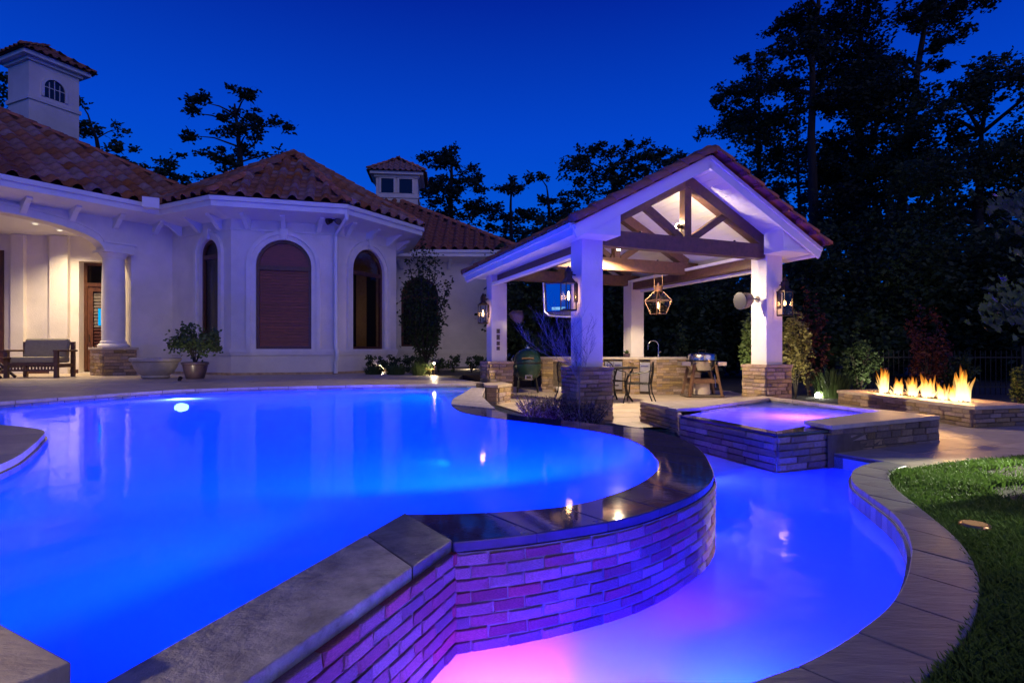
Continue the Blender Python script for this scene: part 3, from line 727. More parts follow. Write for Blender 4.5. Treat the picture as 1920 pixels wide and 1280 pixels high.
def arched_window(fr, op, parent, fill='blind', trim=.24, label=None, mull=True):
    a0, a1, zb, zs, rise = op; hw = (a1 - a0) / 2; c = (a0 + a1) / 2
    w = link('window', None, parent, Matrix.Translation(fr.p(c, 0, zb))) if False else None
    win = bpy.data.objects.new('window', None); COL.objects.link(win); win.parent = parent
    P = Vector(fr.p(c, 0, zb)); win.location = P - wl(parent); WL[win.name] = P
    if label: win['label'] = label
    k = (hw + trim) / hw
    o1 = outline(a0 - .0, a1 + .0, zb, zs, rise)
    o2 = outline(a0 - trim * .55, a1 + trim * .55, zb, zs, rise + trim * .55); o3 = outline(a0 - trim, a1 + trim, zb, zs, rise + trim)
    t = MB(); ring(t, fr, o1, o2, 0, .05); ring(t, fr, o2, o3, 0, .10); t.build('surround', M['trim'], win)
    ks = MB(); zt = zs + rise
    ks.hexa([fr.p(c - .07, .0, zt - .01), fr.p(c + .07, .0, zt - .01), fr.p(c + .07, .14, zt - .01), fr.p(c - .07, .14, zt - .01), fr.p(c - .12, .0, zt + trim + .07), fr.p(c + .12, .0, zt + trim + .07), fr.p(c + .12, .14, zt + trim + .07), fr.p(c - .12, .14, zt + trim + .07)])
    ks.build('keystone', M['trim'], win)
    fw = .085
    i1 = outline(a0 + fw, a1 - fw, zb + fw, zs, rise - fw)
    f = MB(); ring(f, fr, i1, [(a0 + .004, zb + .004)] + arch_pts(a0 + .004, a1 - .004, zs, rise - .004) + [(a1 - .004, zb + .004)], -.15, -.06)
    f.hexa([fr.p(a0 + .006, -.15, zb + .006), fr.p(a1 - .006, -.15, zb + .006), fr.p(a1 - .006, -.063, zb + .006), fr.p(a0 + .006, -.063, zb + .006), fr.p(a0 + .006, -.15, zb + fw), fr.p(a1 - .006, -.15, zb + fw), fr.p(a1 - .006, -.063, zb + fw), fr.p(a0 + .006, -.063, zb + fw)])
    f.hexa([fr.p(a0 + fw, -.15, zs - .13), fr.p(a1 - fw, -.15, zs - .13), fr.p(a1 - fw, -.058, zs - .13), fr.p(a0 + fw, -.058, zs - .13), fr.p(a0 + fw, -.15, zs - .0), fr.p(a1 - fw, -.15, zs - .0), fr.p(a1 - fw, -.058, zs - .0), fr.p(a0 + fw, -.058, zs - .0)])
    f.build('frame', M['wooddoor'], win)
    up = arch_pts(a0 + fw, a1 - fw, zs, rise - fw)[::-1]
    if fill != 'blind': MB().add([fr.p(a, -.12, z) for a, z in up], [tuple(range(len(up)))]).build('pane', M['winglass'], win)
    lo = [(a0 + fw, zb + fw), (a1 - fw, zb + fw), (a1 - fw, zs - .13), (a0 + fw, zs - .13)]
    if fill != 'blind': MB().add([fr.p(a, -.12, z) for a, z in lo], [(0, 1, 2, 3)]).build('pane', M['winglass'], win)
    if fill == 'blind':
        n = 26; z0_, z1_ = zb + fw, zs - .13; h = (z1_ - z0_) / n
        for i in range(n):
            zz = z0_ + h * i
            MB().hexa([fr.p(a0 + fw + .004, -.125, zz), fr.p(a1 - fw - .004, -.125, zz), fr.p(a1 - fw - .004, -.10, zz + .004), fr.p(a0 + fw + .004, -.10, zz + .004), fr.p(a0 + fw + .004, -.135, zz + h * .98), fr.p(a1 - fw - .004, -.135, zz + h * .98), fr.p(a1 - fw - .004, -.115, zz + h * .98), fr.p(a0 + fw + .004, -.115, zz + h * .98)]).build('slat', M['blind'], win)
        MB().add([fr.p(a, -.12, z) for a, z in up], [tuple(range(len(up)))]).build('arch_shade', M['blind'], win)
    else:
        # a dim room behind the pane
        d = 2.2; mb = MB()
        Q = [(a0 - .7, zb - .1), (a1 + .7, zb - .1), (a1 + .7, zs + rise + .2), (a0 - .7, zs + rise + .2)]
        vs = [fr.p(a, -.2, z) for a, z in Q] + [fr.p(a, -d, z) for a, z in Q]
        mb.add(vs, [(4, 5, 6, 7), (0, 1, 5, 4), (1, 2, 6, 5), (2, 3, 7, 6), (3, 0, 4, 7)]).build('room', M['room'], win)
        # curtain folds
        for sd in (0, 1):
            cv = []; nn = 24
            for i in range(nn + 1):
                aa = (a0 + .02 + i / nn * .34 * (a1 - a0)) if sd == 0 else (a1 - .02 - i / nn * .3 * (a1 - a0))
                yy = -.34 + .03 * math.sin(i * 1.7)
                cv.append((aa, yy))
            vs = [fr.p(a, y, zb) for a, y in cv] + [fr.p(a, y, zs - .05) for a, y in cv]
            MB().add(vs, [(i, i + 1, nn + 2 + i, nn + 1 + i) for i in range(nn)]).build('curtain', M['cushion'] if fill == 'room' else M['dark'], win, smooth=True)
    return win

# ================================================================== the house
house = thing('house', 'cream stucco house with terracotta tile roofs, turret bay and arched porch', 'house', (-8, 20, 0))
ZWT, ZEV, OH = 4.64, 5.10, 0.85
TC = Vector((-7.94, 20.7)); RO = 3.83
def octo(r): return [TC + Vector((math.cos(R(a)), math.sin(R(a)))) * r for a in (-141, -96, -51, -6, 39, 84, 129, 174)]
P8 = octo(RO); E8 = octo(RO + OH / math.cos(R(22.5)))
# turret walls with their windows
tf = [WallFrame(P8[i], P8[i + 1]) for i in range(3)]
def op_from(fr, x0, x1, ybot, ytop):
    a0, _ = fr.hit(x0, 600); a1, _ = fr.hit(x1, 600); _, zt = fr.hit((x0 + x1) / 2, ytop); rise = (a1 - a0) / 2
    return (a0, a1, EYE + .03, zt - rise, rise)
ops = [op_from(tf[0], 376, 411, 656, 449), op_from(tf[1], 480, 584, 656, 450), op_from(tf[2], 660, 719, 656, 468)]
fills = ['room', 'blind', 'dim']
labs = ['narrow arched window with curtains on the turret', 'wide arched window with closed brown wood blind', 'arched window with dim lit room behind glass']
for fr, op, fl, lb in zip(tf, ops, fills, labs):
    wall_panel(fr, 0, ZWT, op, 'turret_wall', M['stucco'], house)
    arched_window(fr, op, house, fl, trim=.22 if fl == 'room' else .26, label=lb)
wallstrip([P8[3], P8[4], P8[5], P8[6], P8[7], P8[0]], 0, ZWT).build('turret_wall', M['stucco'], house)
MB().add([(p.x, p.y, ZWT - .05) for p in P8], [tuple(range(8))]).build('turret_ceiling', M['room'], house)
# sill band, plinth and frieze of the turret
def band(chain, z0, z1, out, name, mt, parent):
    I = chain; mb = MB(); Q = []
    n = len(chain)
    for i in range(n):
        t0 = (chain[i] - chain[i - 1]).normalized() if i else (chain[1] - chain[0]).normalized()
        t1 = (chain[i + 1] - chain[i]).normalized() if i < n - 1 else t0
        n0, n1 = Vector((t0.y, -t0.x)), Vector((t1.y, -t1.x)); b = (n0 + n1).normalized(); Q.append(chain[i] + b * out / max(.3, b.dot(n0)))
    for i in range(n - 1):
        A, B, C, D_ = chain[i], chain[i + 1], Q[i + 1], Q[i]
        mb.hexa([(A.x, A.y, z0), (B.x, B.y, z0), (C.x, C.y, z0), (D_.x, D_.y, z0), (A.x, A.y, z1), (B.x, B.y, z1), (C.x, C.y, z1), (D_.x, D_.y, z1)])
    return mb.build(name, mt, parent)
tch = P8[:4]
band(tch, .60, .68, .05, 'sill_band', M['trim'], house); band(tch, .68, EYE + .03, .085, 'sill_band', M['trim'], house)
band(tch, 0.0, .07, .03, 'plinth', M['stone'], house)
band(tch, ZWT - .32, ZWT - .26, .03, 'frieze_mould', M['trim'], house)

def eaves(wallch, eavech, parent, zs0=ZWT, zs1=ZEV - .30, nb=None):
    n = len(wallch); mb = MB()
    mb.add([(p.x, p.y, zs0) for p in wallch] + [(p.x, p.y, zs1) for p in eavech], [(i, i + 1, n + i + 1, n + i) for i in range(n - 1)])
    mb.build('soffit', M['white'], parent)
    band(eavech, ZEV - .30, ZEV - .14, .03, 'fascia', M['white'], parent); band(eavech, ZEV - .14, ZEV - .02, .10, 'gutter', M['white'], parent)
    for i in range(n - 1):
        a, b, A, B = wallch[i], wallch[i + 1], eavech[i], eavech[i + 1]; L = (b - a).length; m = max(2, round(L / 1.05))
        for k in range(m):
            t = (k + .5) / m; p, q = a.lerp(b, t), A.lerp(B, t); d = (q - p); s_ = Vector((-d.y, d.x)).normalized() * .065
            q = p + d * .62; m_ = p + d * .4
            z_t = lambda f: zs0 + (zs1 - zs0) * f
            br = MB()
            L1 = [(p, z_t(0) - .30), (p + d * .12, z_t(0) - .27), (m_, z_t(.4) - .12), (q, z_t(.62) - .05), (q, z_t(.62) + .01), (p, z_t(0) + .01)]
            vs = [((pp - s_).x, (pp - s_).y, z) for pp, z in L1] + [((pp + s_).x, (pp + s_).y, z) for pp, z in L1]
            k6 = len(L1); br.add(vs, [tuple(range(k6)), tuple(range(2 * k6 - 1, k6 - 1, -1))] + [(j, j + k6, (j + 1) % k6 + k6, (j + 1) % k6) for j in range(k6)])
            br.build('bracket', M['white'], parent)
eaves(P8[:5], E8[:5], house)
# turret roof
AP = Vector((TC.x, TC.y, 7.85)); ZT0 = ZEV
und = MB(); E8r = octo(RO + OH / math.cos(R(22.5)) + .10)
und.add([(p.x, p.y, ZT0 - .01) for p in E8r] + [tuple(AP)], [(i, (i + 1) % 8, 8) for i in range(8)]).build('roof_deck', M['underlay'], house)
cnt = 0
for i in (0, 1, 2):
    A, B = E8r[i], E8r[i + 1]; u = Vector((B.x - A.x, B.y - A.y, 0)); L = u.length
    mid = (A + B) / 2; s_ = AP - Vector((mid.x, mid.y, ZT0)); H = s_.length
    cnt += roof_plane(house, (mid.x, mid.y, ZT0), u, s_, [(-L / 2 - .12, -.1), (L / 2 + .12, -.1), (.2, H), (-.2, H)], TILE, .46, .42)
for i in (0, 1, 2, 3):
    ridge_caps(house, Vector((E8r[i].x, E8r[i].y, ZT0 + .10)), AP + Vector((0, 0, .10)), .15)
fin = MB().lathe([(.16, 0), (.14, .08), (.0, .16)], (AP.x, AP.y, AP.z + .05), 12).build('apex_cap', M['tile_ridge'], house, smooth=True)

# ------------------------------------------------------------------ left wing with the arched porch
dv = Vector((-0.54, -0.842)).normalized(); nv = Vector((-dv.y, dv.x)) * -1      # along the wing towards the camera; nv points away from the pool
nv = Vector((dv.y, -dv.x))
if nv.x > 0: nv = -nv
lf = WallFrame(P8[0] + dv * 12.0, P8[0])                    # outside towards the pool
La = lf.L
ARC0, ARC1, ZSP = La - 6.9, La - 1.95, 3.70                 # arch opening
wl_ = MB()
def lface(pts, out=0.0): wl_.add([lf.p(a, out, z) for a, z in pts], [tuple(range(len(pts)))])
lface([(ARC1, ZSP), (La, ZSP), (La, ZWT), (ARC1, ZWT)]); lface([(La - 1.2, 0), (La, 0), (La, ZSP), (La - 1.2, ZSP)])
arp = arch_pts(ARC0, ARC1, ZSP, .62, 20)
for (x, z), (x2, z2) in zip(arp[:-1], arp[1:]): lface([(x, z), (x2, z2), (x2, ZWT), (x, ZWT)])
lface([(0, 0), (ARC0 - .9, 0), (ARC0 - .9, ZWT), (0, ZWT)]); lface([(ARC0 - .9, ZSP), (ARC0, ZSP), (ARC0, ZWT), (ARC0 - .9, ZWT)])
th = .42
for (x, z), (x2, z2) in zip(arp[:-1], arp[1:]): wl_.add([lf.p(x, 0, z), lf.p(x2, 0, z2), lf.p(x2, -th, z2), lf.p(x, -th, z)], [(0, 1, 2, 3)])
wl_.add([lf.p(ARC1, 0, ZSP), lf.p(La - 1.2, 0, ZSP), lf.p(La - 1.2, -th, ZSP), lf.p(ARC1, -th, ZSP)], [(0, 1, 2, 3)])
wl_.add([lf.p(La - 1.2, 0, 0), lf.p(La - 1.2, -th, 0), lf.p(La - 1.2, -th, ZSP), lf.p(La - 1.2, 0, ZSP)], [(0, 1, 2, 3)])
# inner face of the porch beam
for (x, z), (x2, z2) in zip(arp[:-1], arp[1:]): lface([(x, z), (x2, z2), (x2, ZWT), (x, ZWT)], -th)
lface([(ARC1, ZSP), (La, ZSP), (La, ZWT), (ARC1, ZWT)], -th); lface([(La - 1.2, 0), (La, 0), (La, ZSP), (La - 1.2, ZSP)], -th)
wl_.build('porch_wall', M['stucco'], house)
am = MB(); ring(am, lf, arp, [(a, z + .20) for a, z in arp], 0, .05); ring(am, lf, [(a, z + .20) for a, z in arp], [(a, z + .26) for a, z in arp], 0, .09)
am.hexa([lf.p(ARC1, 0, ZSP), lf.p(ARC1 + .82, 0, ZSP), lf.p(ARC1 + .82, .052, ZSP), lf.p(ARC1, .052, ZSP), lf.p(ARC1, 0, ZSP + .20), lf.p(ARC1 + .82, 0, ZSP + .20), lf.p(ARC1 + .82, .052, ZSP + .20), lf.p(ARC1, .052, ZSP + .20)])
am.hexa([lf.p(ARC1, 0, ZSP + .2), lf.p(ARC1 + .86, 0, ZSP + .2), lf.p(ARC1 + .86, .092, ZSP + .2), lf.p(ARC1, .092, ZSP + .2), lf.p(ARC1, 0, ZSP + .26), lf.p(ARC1 + .86, 0, ZSP + .26), lf.p(ARC1 + .86, .092, ZSP + .26), lf.p(ARC1, .092, ZSP + .26)])
am.build('arch_moulding', M['trim'], house)
# porch column on its stone pedestal
cc = V2(lf.p(ARC1 + .36, -.20, 0))
colm = bpy.data.objects.new('porch_column', None); COL.objects.link(colm); colm.parent = house; colm.location = Vector((cc.x, cc.y, 0)) - wl(house); WL[colm.name] = Vector((cc.x, cc.y, 0))
MB().lathe([(.30, 0.0), (.305, .9), (.295, 1.8), (.27, 2.62)], (cc.x, cc.y, 1.0), 28).build('shaft', M['trim'], colm, smooth=True)
MB().lathe([(.40, 0), (.41, .05), (.38, .09), (.33, .12), (.34, .16), (.31, .20)], (cc.x, cc.y, .83), 28).build('base_ring', M['trim'], colm, smooth=True)
MB().lathe([(.28, 0), (.31, .03), (.31, .06), (.36, .12), (.38, .15)], (cc.x, cc.y, ZSP - .23), 28).build('capital', M['trim'], colm, smooth=True)
ang = math.atan2(lf.u.y, lf.u.x)
MB().box((cc.x, cc.y, ZSP - .04), (.80, .80, .076), ang).build('abacus', M['trim'], colm)
MB().box((cc.x, cc.y, .37), (.80, .80, .74), ang).build('pedestal_core', M['stonegap'], colm)
MB().box((cc.x, cc.y, .79), (.96, .96, .075), ang).build('pedestal_cap', M['urn'], colm, bevel=.01)
hs = .42
cor = [cc + lf.u * sx * hs + lf.n * sy * hs for sx, sy in ((-1, 1), (1, 1), (1, -1), (-1, -1))]
stone_face(colm, cor[3], cor[0], 0, .75, ch=.095, ln=(.2, .42), seed=31); stone_face(colm, cor[0], cor[1], 0, .75, ch=.095, ln=(.2, .42), seed=32); stone_face(colm, cor[1], cor[2], 0, .75, ch=.095, ln=(.2, .42), seed=33)
# eaves and roof of the wing
e0 = V2(lf.p(0, OH, 0)); e1 = Vector((-10.35, 16.55))
tline = (e1 - e0)
wch = [V2(lf.p(0, 0, 0)), V2(lf.p(La, 0, 0))]; ech = [V2(lf.p(0, OH, 0)), V2(lf.p(La, OH, 0)) ]
eaves(wch, ech, house)
ue = Vector((dv.x, dv.y, 0)); se = Vector((nv.x, nv.y, math.tan(R(30)))).normalized()
I0 = Vector((ech[1].x, ech[1].y, ZEV))
und = MB(); c30 = math.cos(R(30))
hipA = 3.0
q0 = I0 + ue * -hipA; top = q0 + (ue + Vector((nv.x, nv.y, math.tan(R(30))))) * 9.0
und.add([tuple(q0), tuple(I0 + ue * 14), tuple(I0 + ue * 14 + (Vector((nv.x, nv.y, math.tan(R(30)))) * 9.0)), tuple(top)], [(0, 1, 2, 3)]).build('roof_deck', M['underlay'], house)
und = MB(); bk_ = q0 + Vector((nv.x, nv.y, 0)) * 18
und.add([tuple(q0), tuple(top), tuple(bk_)], [(0, 1, 2)]).build('roof_deck', M['underlay'], house)
sl = 1 / c30
poly = [(-hipA - .1, -.1), (12.0, -.1), (12.0, 7.2 * sl), (4.2, 7.2 * sl)]
def vis_left(single):
    # the tiles near the photo's view are single pieces, those beyond the frame one mass
    pu, pv = .46, .42
    A = [(-hipA - .1, -.1), (3.5, -.1), (3.5, 6.6), (2.72, 6.6)]
    B = [(3.5, -.1), (12.0, -.1), (12.0, 7.2 * sl), (4.2, 7.2 * sl), (3.5, 6.6)]
    return roof_plane(house, I0 + Vector((0, 0, .01)), ue * -1, se, [(-a, b) for a, b in A], TILE, pu, pv, True) + roof_plane(house, I0 + Vector((0, 0, .01)), ue * -1, se, [(-a, b) for a, b in B], TILE, pu, pv, False)
cnt += vis_left(True)
ridge_caps(house, q0 + Vector((0, 0, .1)), top + Vector((0, 0, .1)), .15)
# leader box in the inside corner
lb = ech[1] + (E8[0] - ech[1]) * .3
MB().box((-10.42, 16.42, ZEV - .12), (.42, .26, .30), R(30)).build('leader_box', M['white'], house, bevel=.01)
# porch back wall, ceiling and doors
pb = WallFrame((-20.5, 17.2), (-11.15, 18.95))
dx0, dx1 = pb.hit(148, 600)[0], pb.hit(232, 600)[0]
wall_panel(pb, 0, 4.45, (dx0, dx1, 0.02, 3.62, 0), 'porch_back_wall', M['stucco'], house, reveal=.35)
for xa, xb in ((26, 50), (98, 132)):
    a, b = pb.hit(xa, 600)[0], pb.hit(xb, 600)[0]
    MB().hexa([pb.p(a, -.0, 0), pb.p(b, -.0, 0), pb.p(b, .16, 0), pb.p(a, .16, 0), pb.p(a, 0, 4.40), pb.p(b, 0, 4.40), pb.p(b, .16, 4.40), pb.p(a, .16, 4.40)]).build('pilaster', M['stucco'], house)
MB().add([lf.p(0, -.3, 4.42), lf.p(La + .3, -.3, 4.42), lf.p(La + .3, -7, 4.42), lf.p(0, -7, 4.42)], [(0, 1, 2, 3)]).build('porch_ceiling', M['white'], house)
MB().hexa([pb.p(0, 0, 0), pb.p(dx0 - .02, 0, 0), pb.p(dx0 - .02, .02, 0), pb.p(0, .02, 0), pb.p(0, 0, .12), pb.p(dx0 - .02, 0, .12), pb.p(dx0 - .02, .02, .12), pb.p(0, .02, .12)]).build('skirting', M['wooddoor'], house)
def door(fr, a0, a1, z0, zd, zt, back, parent, lab):
    dr = bpy.data.objects.new('door', None); COL.objects.link(dr); dr.parent = parent; P = Vector(fr.p((a0 + a1) / 2, -back, z0)); dr.location = P - wl(parent); WL[dr.name] = P; dr['label'] = lab
    def bx(x0, x1, y0, y1, z0, z1, nm, mt): return MB().hexa([fr.p(x0, y0, z0), fr.p(x1, y0, z0), fr.p(x1, y1, z0), fr.p(x0, y1, z0), fr.p(x0, y0, z1), fr.p(x1, y0, z1), fr.p(x1, y1, z1), fr.p(x0, y1, z1)]).build(nm, mt, dr)
    b = back; g = .09
    bx(a0, a0 + g, -b - .1, -b + .03, z0, zt, 'jamb', M['wooddoor']); bx(a1 - g, a1, -b - .1, -b + .03, z0, zt, 'jamb', M['wooddoor'])
    bx(a0 + g, a1 - g, -b - .1, -b + .032, zd, zd + .12, 'transom_bar', M['wooddoor']); bx(a0 + g, a1 - g, -b - .1, -b + .032, zt - .09, zt, 'head', M['wooddoor'])
    s = .16
    bx(a0 + g, a0 + g + s, -b - .06, -b, z0, zd, 'stile', M['wooddoor']); bx(a1 - g - s, a1 - g, -b - .06, -b, z0, zd, 'stile', M['wooddoor'])
    bx(a0 + g + s, a1 - g - s, -b - .06, -b - .002, z0, z0 + .25, 'bottom_rail', M['wooddoor']); bx(a0 + g + s, a1 - g - s, -b - .06, -b - .002, zd - .16, zd, 'top_rail', M['wooddoor'])
    MB().add([fr.p(a0 + g, -b - .05, zd + .12), fr.p(a1 - g, -b - .05, zd + .12), fr.p(a1 - g, -b - .05, zt - .09), fr.p(a0 + g, -b - .05, zt - .09)], [(0, 1, 2, 3)]).build('transom_pane', M['winglass'], dr)
    MB().add([fr.p(a0 + g + s, -b - .02, z0 + .25), fr.p(a1 - g - s, -b - .02, z0 + .25), fr.p(a1 - g - s, -b - .02, zd - .16), fr.p(a0 + g + s, -b - .02, zd - .16)], [(0, 1, 2, 3)]).build('door_pane', M['winglass'], dr)
    n = 22; zz0, zz1 = z0 + .26, zd - .17; h = (zz1 - zz0) / n
    for i in range(n):
        z = zz0 + i * h
        MB().hexa([fr.p(a0 + g + s, -b - .075, z), fr.p(a1 - g - s, -b - .075, z), fr.p(a1 - g - s, -b - .045, z + .012), fr.p(a0 + g + s, -b - .045, z + .012), fr.p(a0 + g + s, -b - .09, z + h * .86), fr.p(a1 - g - s, -b - .09, z + h * .86), fr.p(a1 - g - s, -b - .075, z + h * .86 + .004), fr.p(a0 + g + s, -b - .075, z + h * .86 + .004)]).build('slat', M['blind'] if i < 11 else M['urn'], dr)
    MB().tube([fr.p(a0 + g + .08, -b + .06, z0 + .95), fr.p(a0 + g + .08, -b + .06, z0 + 1.2)], .014, 8).build('handle', M['bronze'], dr)
    return dr
vs = [pb.p(a, o_, z) for o_ in (-.46, -2.6) for a, z in ((dx0 - .5, 0), (dx1 + .5, 0), (dx1 + .5, 3.9), (dx0 - .5, 3.9))]
MB().add(vs, [(4, 5, 6, 7), (0, 1, 5, 4), (1, 2, 6, 5), (2, 3, 7, 6), (3, 0, 4, 7)]).build('room', M['room'], house)
door(pb, dx0, dx1, .06, 2.84, 3.62, .32, house, 'brown glazed door with blind slats and transom behind the porch column')
# brown framed window at the very edge of the porch
MB().hexa([pb.p(pb.hit(-60, 600)[0], -.01, .3), pb.p(pb.hit(8, 600)[0], -.01, .3), pb.p(pb.hit(8, 600)[0], .05, .3), pb.p(pb.hit(-60, 600)[0], .05, .3), pb.p(pb.hit(-60, 600)[0], -.01, 3.9), pb.p(pb.hit(8, 600)[0], -.01, 3.9), pb.p(pb.hit(8, 600)[0], .05, 3.9), pb.p(pb.hit(-60, 600)[0], .05, 3.9)]).build('porch_window_frame', M['wooddoor'], house)

# ------------------------------------------------------------------ right wing
rf = WallFrame((-5.4, 25.4), (-0.30, 25.6))
def rw_op():
    a0 = rf.hit(752, 600)[0]; a1 = rf.hit(822, 600)[0]; zt = rf.hit(787, 520)[1]; return (a0, a1, EYE + .16, zt - (a1 - a0) / 2, (a1 - a0) / 2)
wall_panel(rf, 0, ZWT, rw_op(), 'wing_wall', M['stucco'], house)
arched_window(rf, rw_op(), house, 'dim', trim=.2, label='dark arched window behind the slender tree')
rch = [V2(rf.p(0, 0, 0)), V2(rf.p(rf.L, 0, 0)), Vector((-0.1, 33))]
wallstrip(rch[1:], 0, ZWT).build('wing_wall', M['stucco'], house)
band(rch, .60, .68, .05, 'sill_band', M['trim'], house); band(rch, .68, EYE + .03, .085, 'sill_band', M['trim'], house)
eo = [Vector((-5.6, 24.55)), Vector((0.42, 24.78)), Vector((0.75, 33))]
eaves([rch[0], rch[1], rch[2]], eo, house)
H0 = Vector((eo[1].x, eo[1].y, ZEV)); rt = H0 + Vector((-1, 1, math.tan(R(30)))) * 6.6
und = MB().add([(eo[0].x - 2, eo[0].y - .05, ZEV - .01), tuple(H0), tuple(rt), (eo[0].x - 8, rt.y, rt.z)], [(0, 1, 2, 3)])
und.add([tuple(H0), (eo[2].x, eo[2].y + 5, ZEV), tuple(rt)], [(0, 1, 2)]); und.build('roof_deck', M['underlay'], house)
ur = Vector((eo[1].x - eo[0].x, eo[1].y - eo[0].y, 0)).normalized(); sr = Vector((-ur.y, ur.x, math.tan(R(30)))).normalized()
roof_plane(house, H0, ur, sr, [(-7.5, -.1), (0.05, -.1), (-6.6, 6.6 * sl), (-7.5, 6.6 * sl)], TILE, .46, .42, False, stuffname='wing_roof_tiles')
ridge_caps(house, H0 + Vector((0, 0, .1)), rt + Vector((0, 0, .1)), .15)

# ------------------------------------------------------------------ downpipe and floodlight on the turret corner
e2 = P8[2]; rad = (P8[2] - TC).normalized()
g0 = E8[2] + rad * .02; p1_ = e2 + rad * .10; sidev = Vector((rad.y, -rad.x))
pts = [(g0.x, g0.y, ZEV - .25), (g0.x, g0.y, ZEV - .42), (p1_.x, p1_.y, ZWT - .35), (p1_.x, p1_.y, .85)]
pts += [((p1_ + rad * .1).x, (p1_ + rad * .1).y, .68), ((p1_ + rad * .1).x, (p1_ + rad * .1).y, .50), (p1_.x, p1_.y, .38), (p1_.x, p1_.y, .03)]
MB().tube(pts, .065, 10).build('downpipe', M['white'], house, smooth=True)

# ------------------------------------------------------------------ roof towers
def tower(p, e1, e2, l1, l2, z0, zb, ze, zr, wins, nm):
    t = bpy.data.objects.new('roof_tower', None); COL.objects.link(t); t.parent = house; t.location = Vector((p[0], p[1], z0)) - wl(house); WL[t.name] = Vector((p[0], p[1], z0)); t['label'] = nm
    p = V2(p); e1 = V2(e1).normalized(); e2 = V2(e2).normalized(); Q = [p, p + e1 * l1, p + e1 * l1 + e2 * l2, p + e2 * l2]
    MB().prism([(q.x, q.y) for q in Q], z0, ze).build('tower_wall', M['stucco'], t)
    c = sum(Q, Vector((0, 0))) / 4
    def big(d): return [c + (e1 * (1 if i in (1, 2) else -1) * (l1 / 2 + d) + e2 * (1 if i in (2, 3) else -1) * (l2 / 2 + d)) for i in range(4)]
    MB().prism([(q.x, q.y) for q in big(.06)], zb - .14, zb).build('tower_band', M['trim'], t)
    MB().prism([(q.x, q.y) for q in big(.10)], ze - .28, ze - .16).build('tower_cornice', M['trim'], t); MB().prism([(q.x, q.y) for q in big(.30)], ze - .16, ze).build('tower_soffit', M['white'], t)
    B = big(.42); vs = [(q.x, q.y, ze + .01) for q in B] + [(c.x, c.y, zr)]
    MB().add(vs, [(0, 1, 4), (1, 2, 4), (2, 3, 4), (3, 0, 4), (3, 2, 1, 0)]).build('roof_deck', M['underlay'], t)
    for i in range(4):
        A, C = B[i], B[(i + 1) % 4]; u = Vector((C.x - A.x, C.y - A.y, 0)); L = u.length; m = (A + C) / 2; s_ = Vector((c.x - m.x, c.y - m.y, zr - ze)); 
        roof_plane(t, (m.x, m.y, ze), u, s_, [(-L / 2 - .1, -.1), (L / 2 + .1, -.1), (0.1, s_.length), (-.1, s_.length)], TILE_P, .30, .40, False, lift=.01, stuffname='tower_tiles')
        ridge_caps(t, (A.x, A.y, ze + .08), (c.x, c.y, zr + .08), .11)
    for (a0, a1, za, zs, rise, arch) in wins:
        fr = WallFrame(Q[0], Q[1]); wn = bpy.data.objects.new('window', None); COL.objects.link(wn); wn.parent = t; wn.location = Vector(fr.p((a0 + a1) / 2, 0, za)) - wl(t); WL[wn.name] = Vector(fr.p((a0 + a1) / 2, 0, za))
        o1 = outline(a0, a1, za, zs, rise) if arch else [(a0, za), (a0, zs), (a1, zs), (a1, za)]
        MB().add([fr.p(a, .012, z) for a, z in o1], [tuple(range(len(o1)))]).build('pane', M['winglass2'], wn)
        o2 = outline(a0 - .10, a1 + .10, za, zs, rise + .10) if arch else [(a0 - .1, za), (a0 - .1, zs + .1), (a1 + .1, zs + .1), (a1 + .1, za)]
        f = MB(); ring(f, fr, o1, o2, 0, .06); f.build('surround', M['trim'], wn)
        m = MB(); cxx = (a0 + a1) / 2
        for k in ((1, 2, 3) if arch else ()):
            aa = a0 + (a1 - a0) * k / 4; m.beam(fr.p(aa, .02, za), fr.p(aa, .02, zs + rise * (.95 if k == 2 else .62)), .025, .02)
        if arch: m.beam(fr.p(a0, .02, zs), fr.p(a1, .02, zs), .02, .025); m.build('muntin', M['trim'], wn)
M['winglass2'] = mat('tower_glass', (0.012, 0.012, 0.016), 0.08)
t1 = atd(54, 105, 22.0)
tower((t1.x, t1.y), (.42, .907), (-.907, .42), 1.75, 1.5, 6.0, 10.62, 12.25, 13.0, [(.50, 1.22, 10.75, 11.15, .36, True)], 'roof tower with arched window above the porch roof')
t2 = atd(705, 385, 31.0)
tower((t2.x, t2.y), (1, .12), (-.12, 1), 2.25, 2.0, 6.5, 9.2, 10.45, 11.5, [(.28, .95, 9.33, 10.1, 0, False), (1.25, 1.95, 9.33, 10.1, 0, False)], 'roof tower with two square windows behind the turret roof')
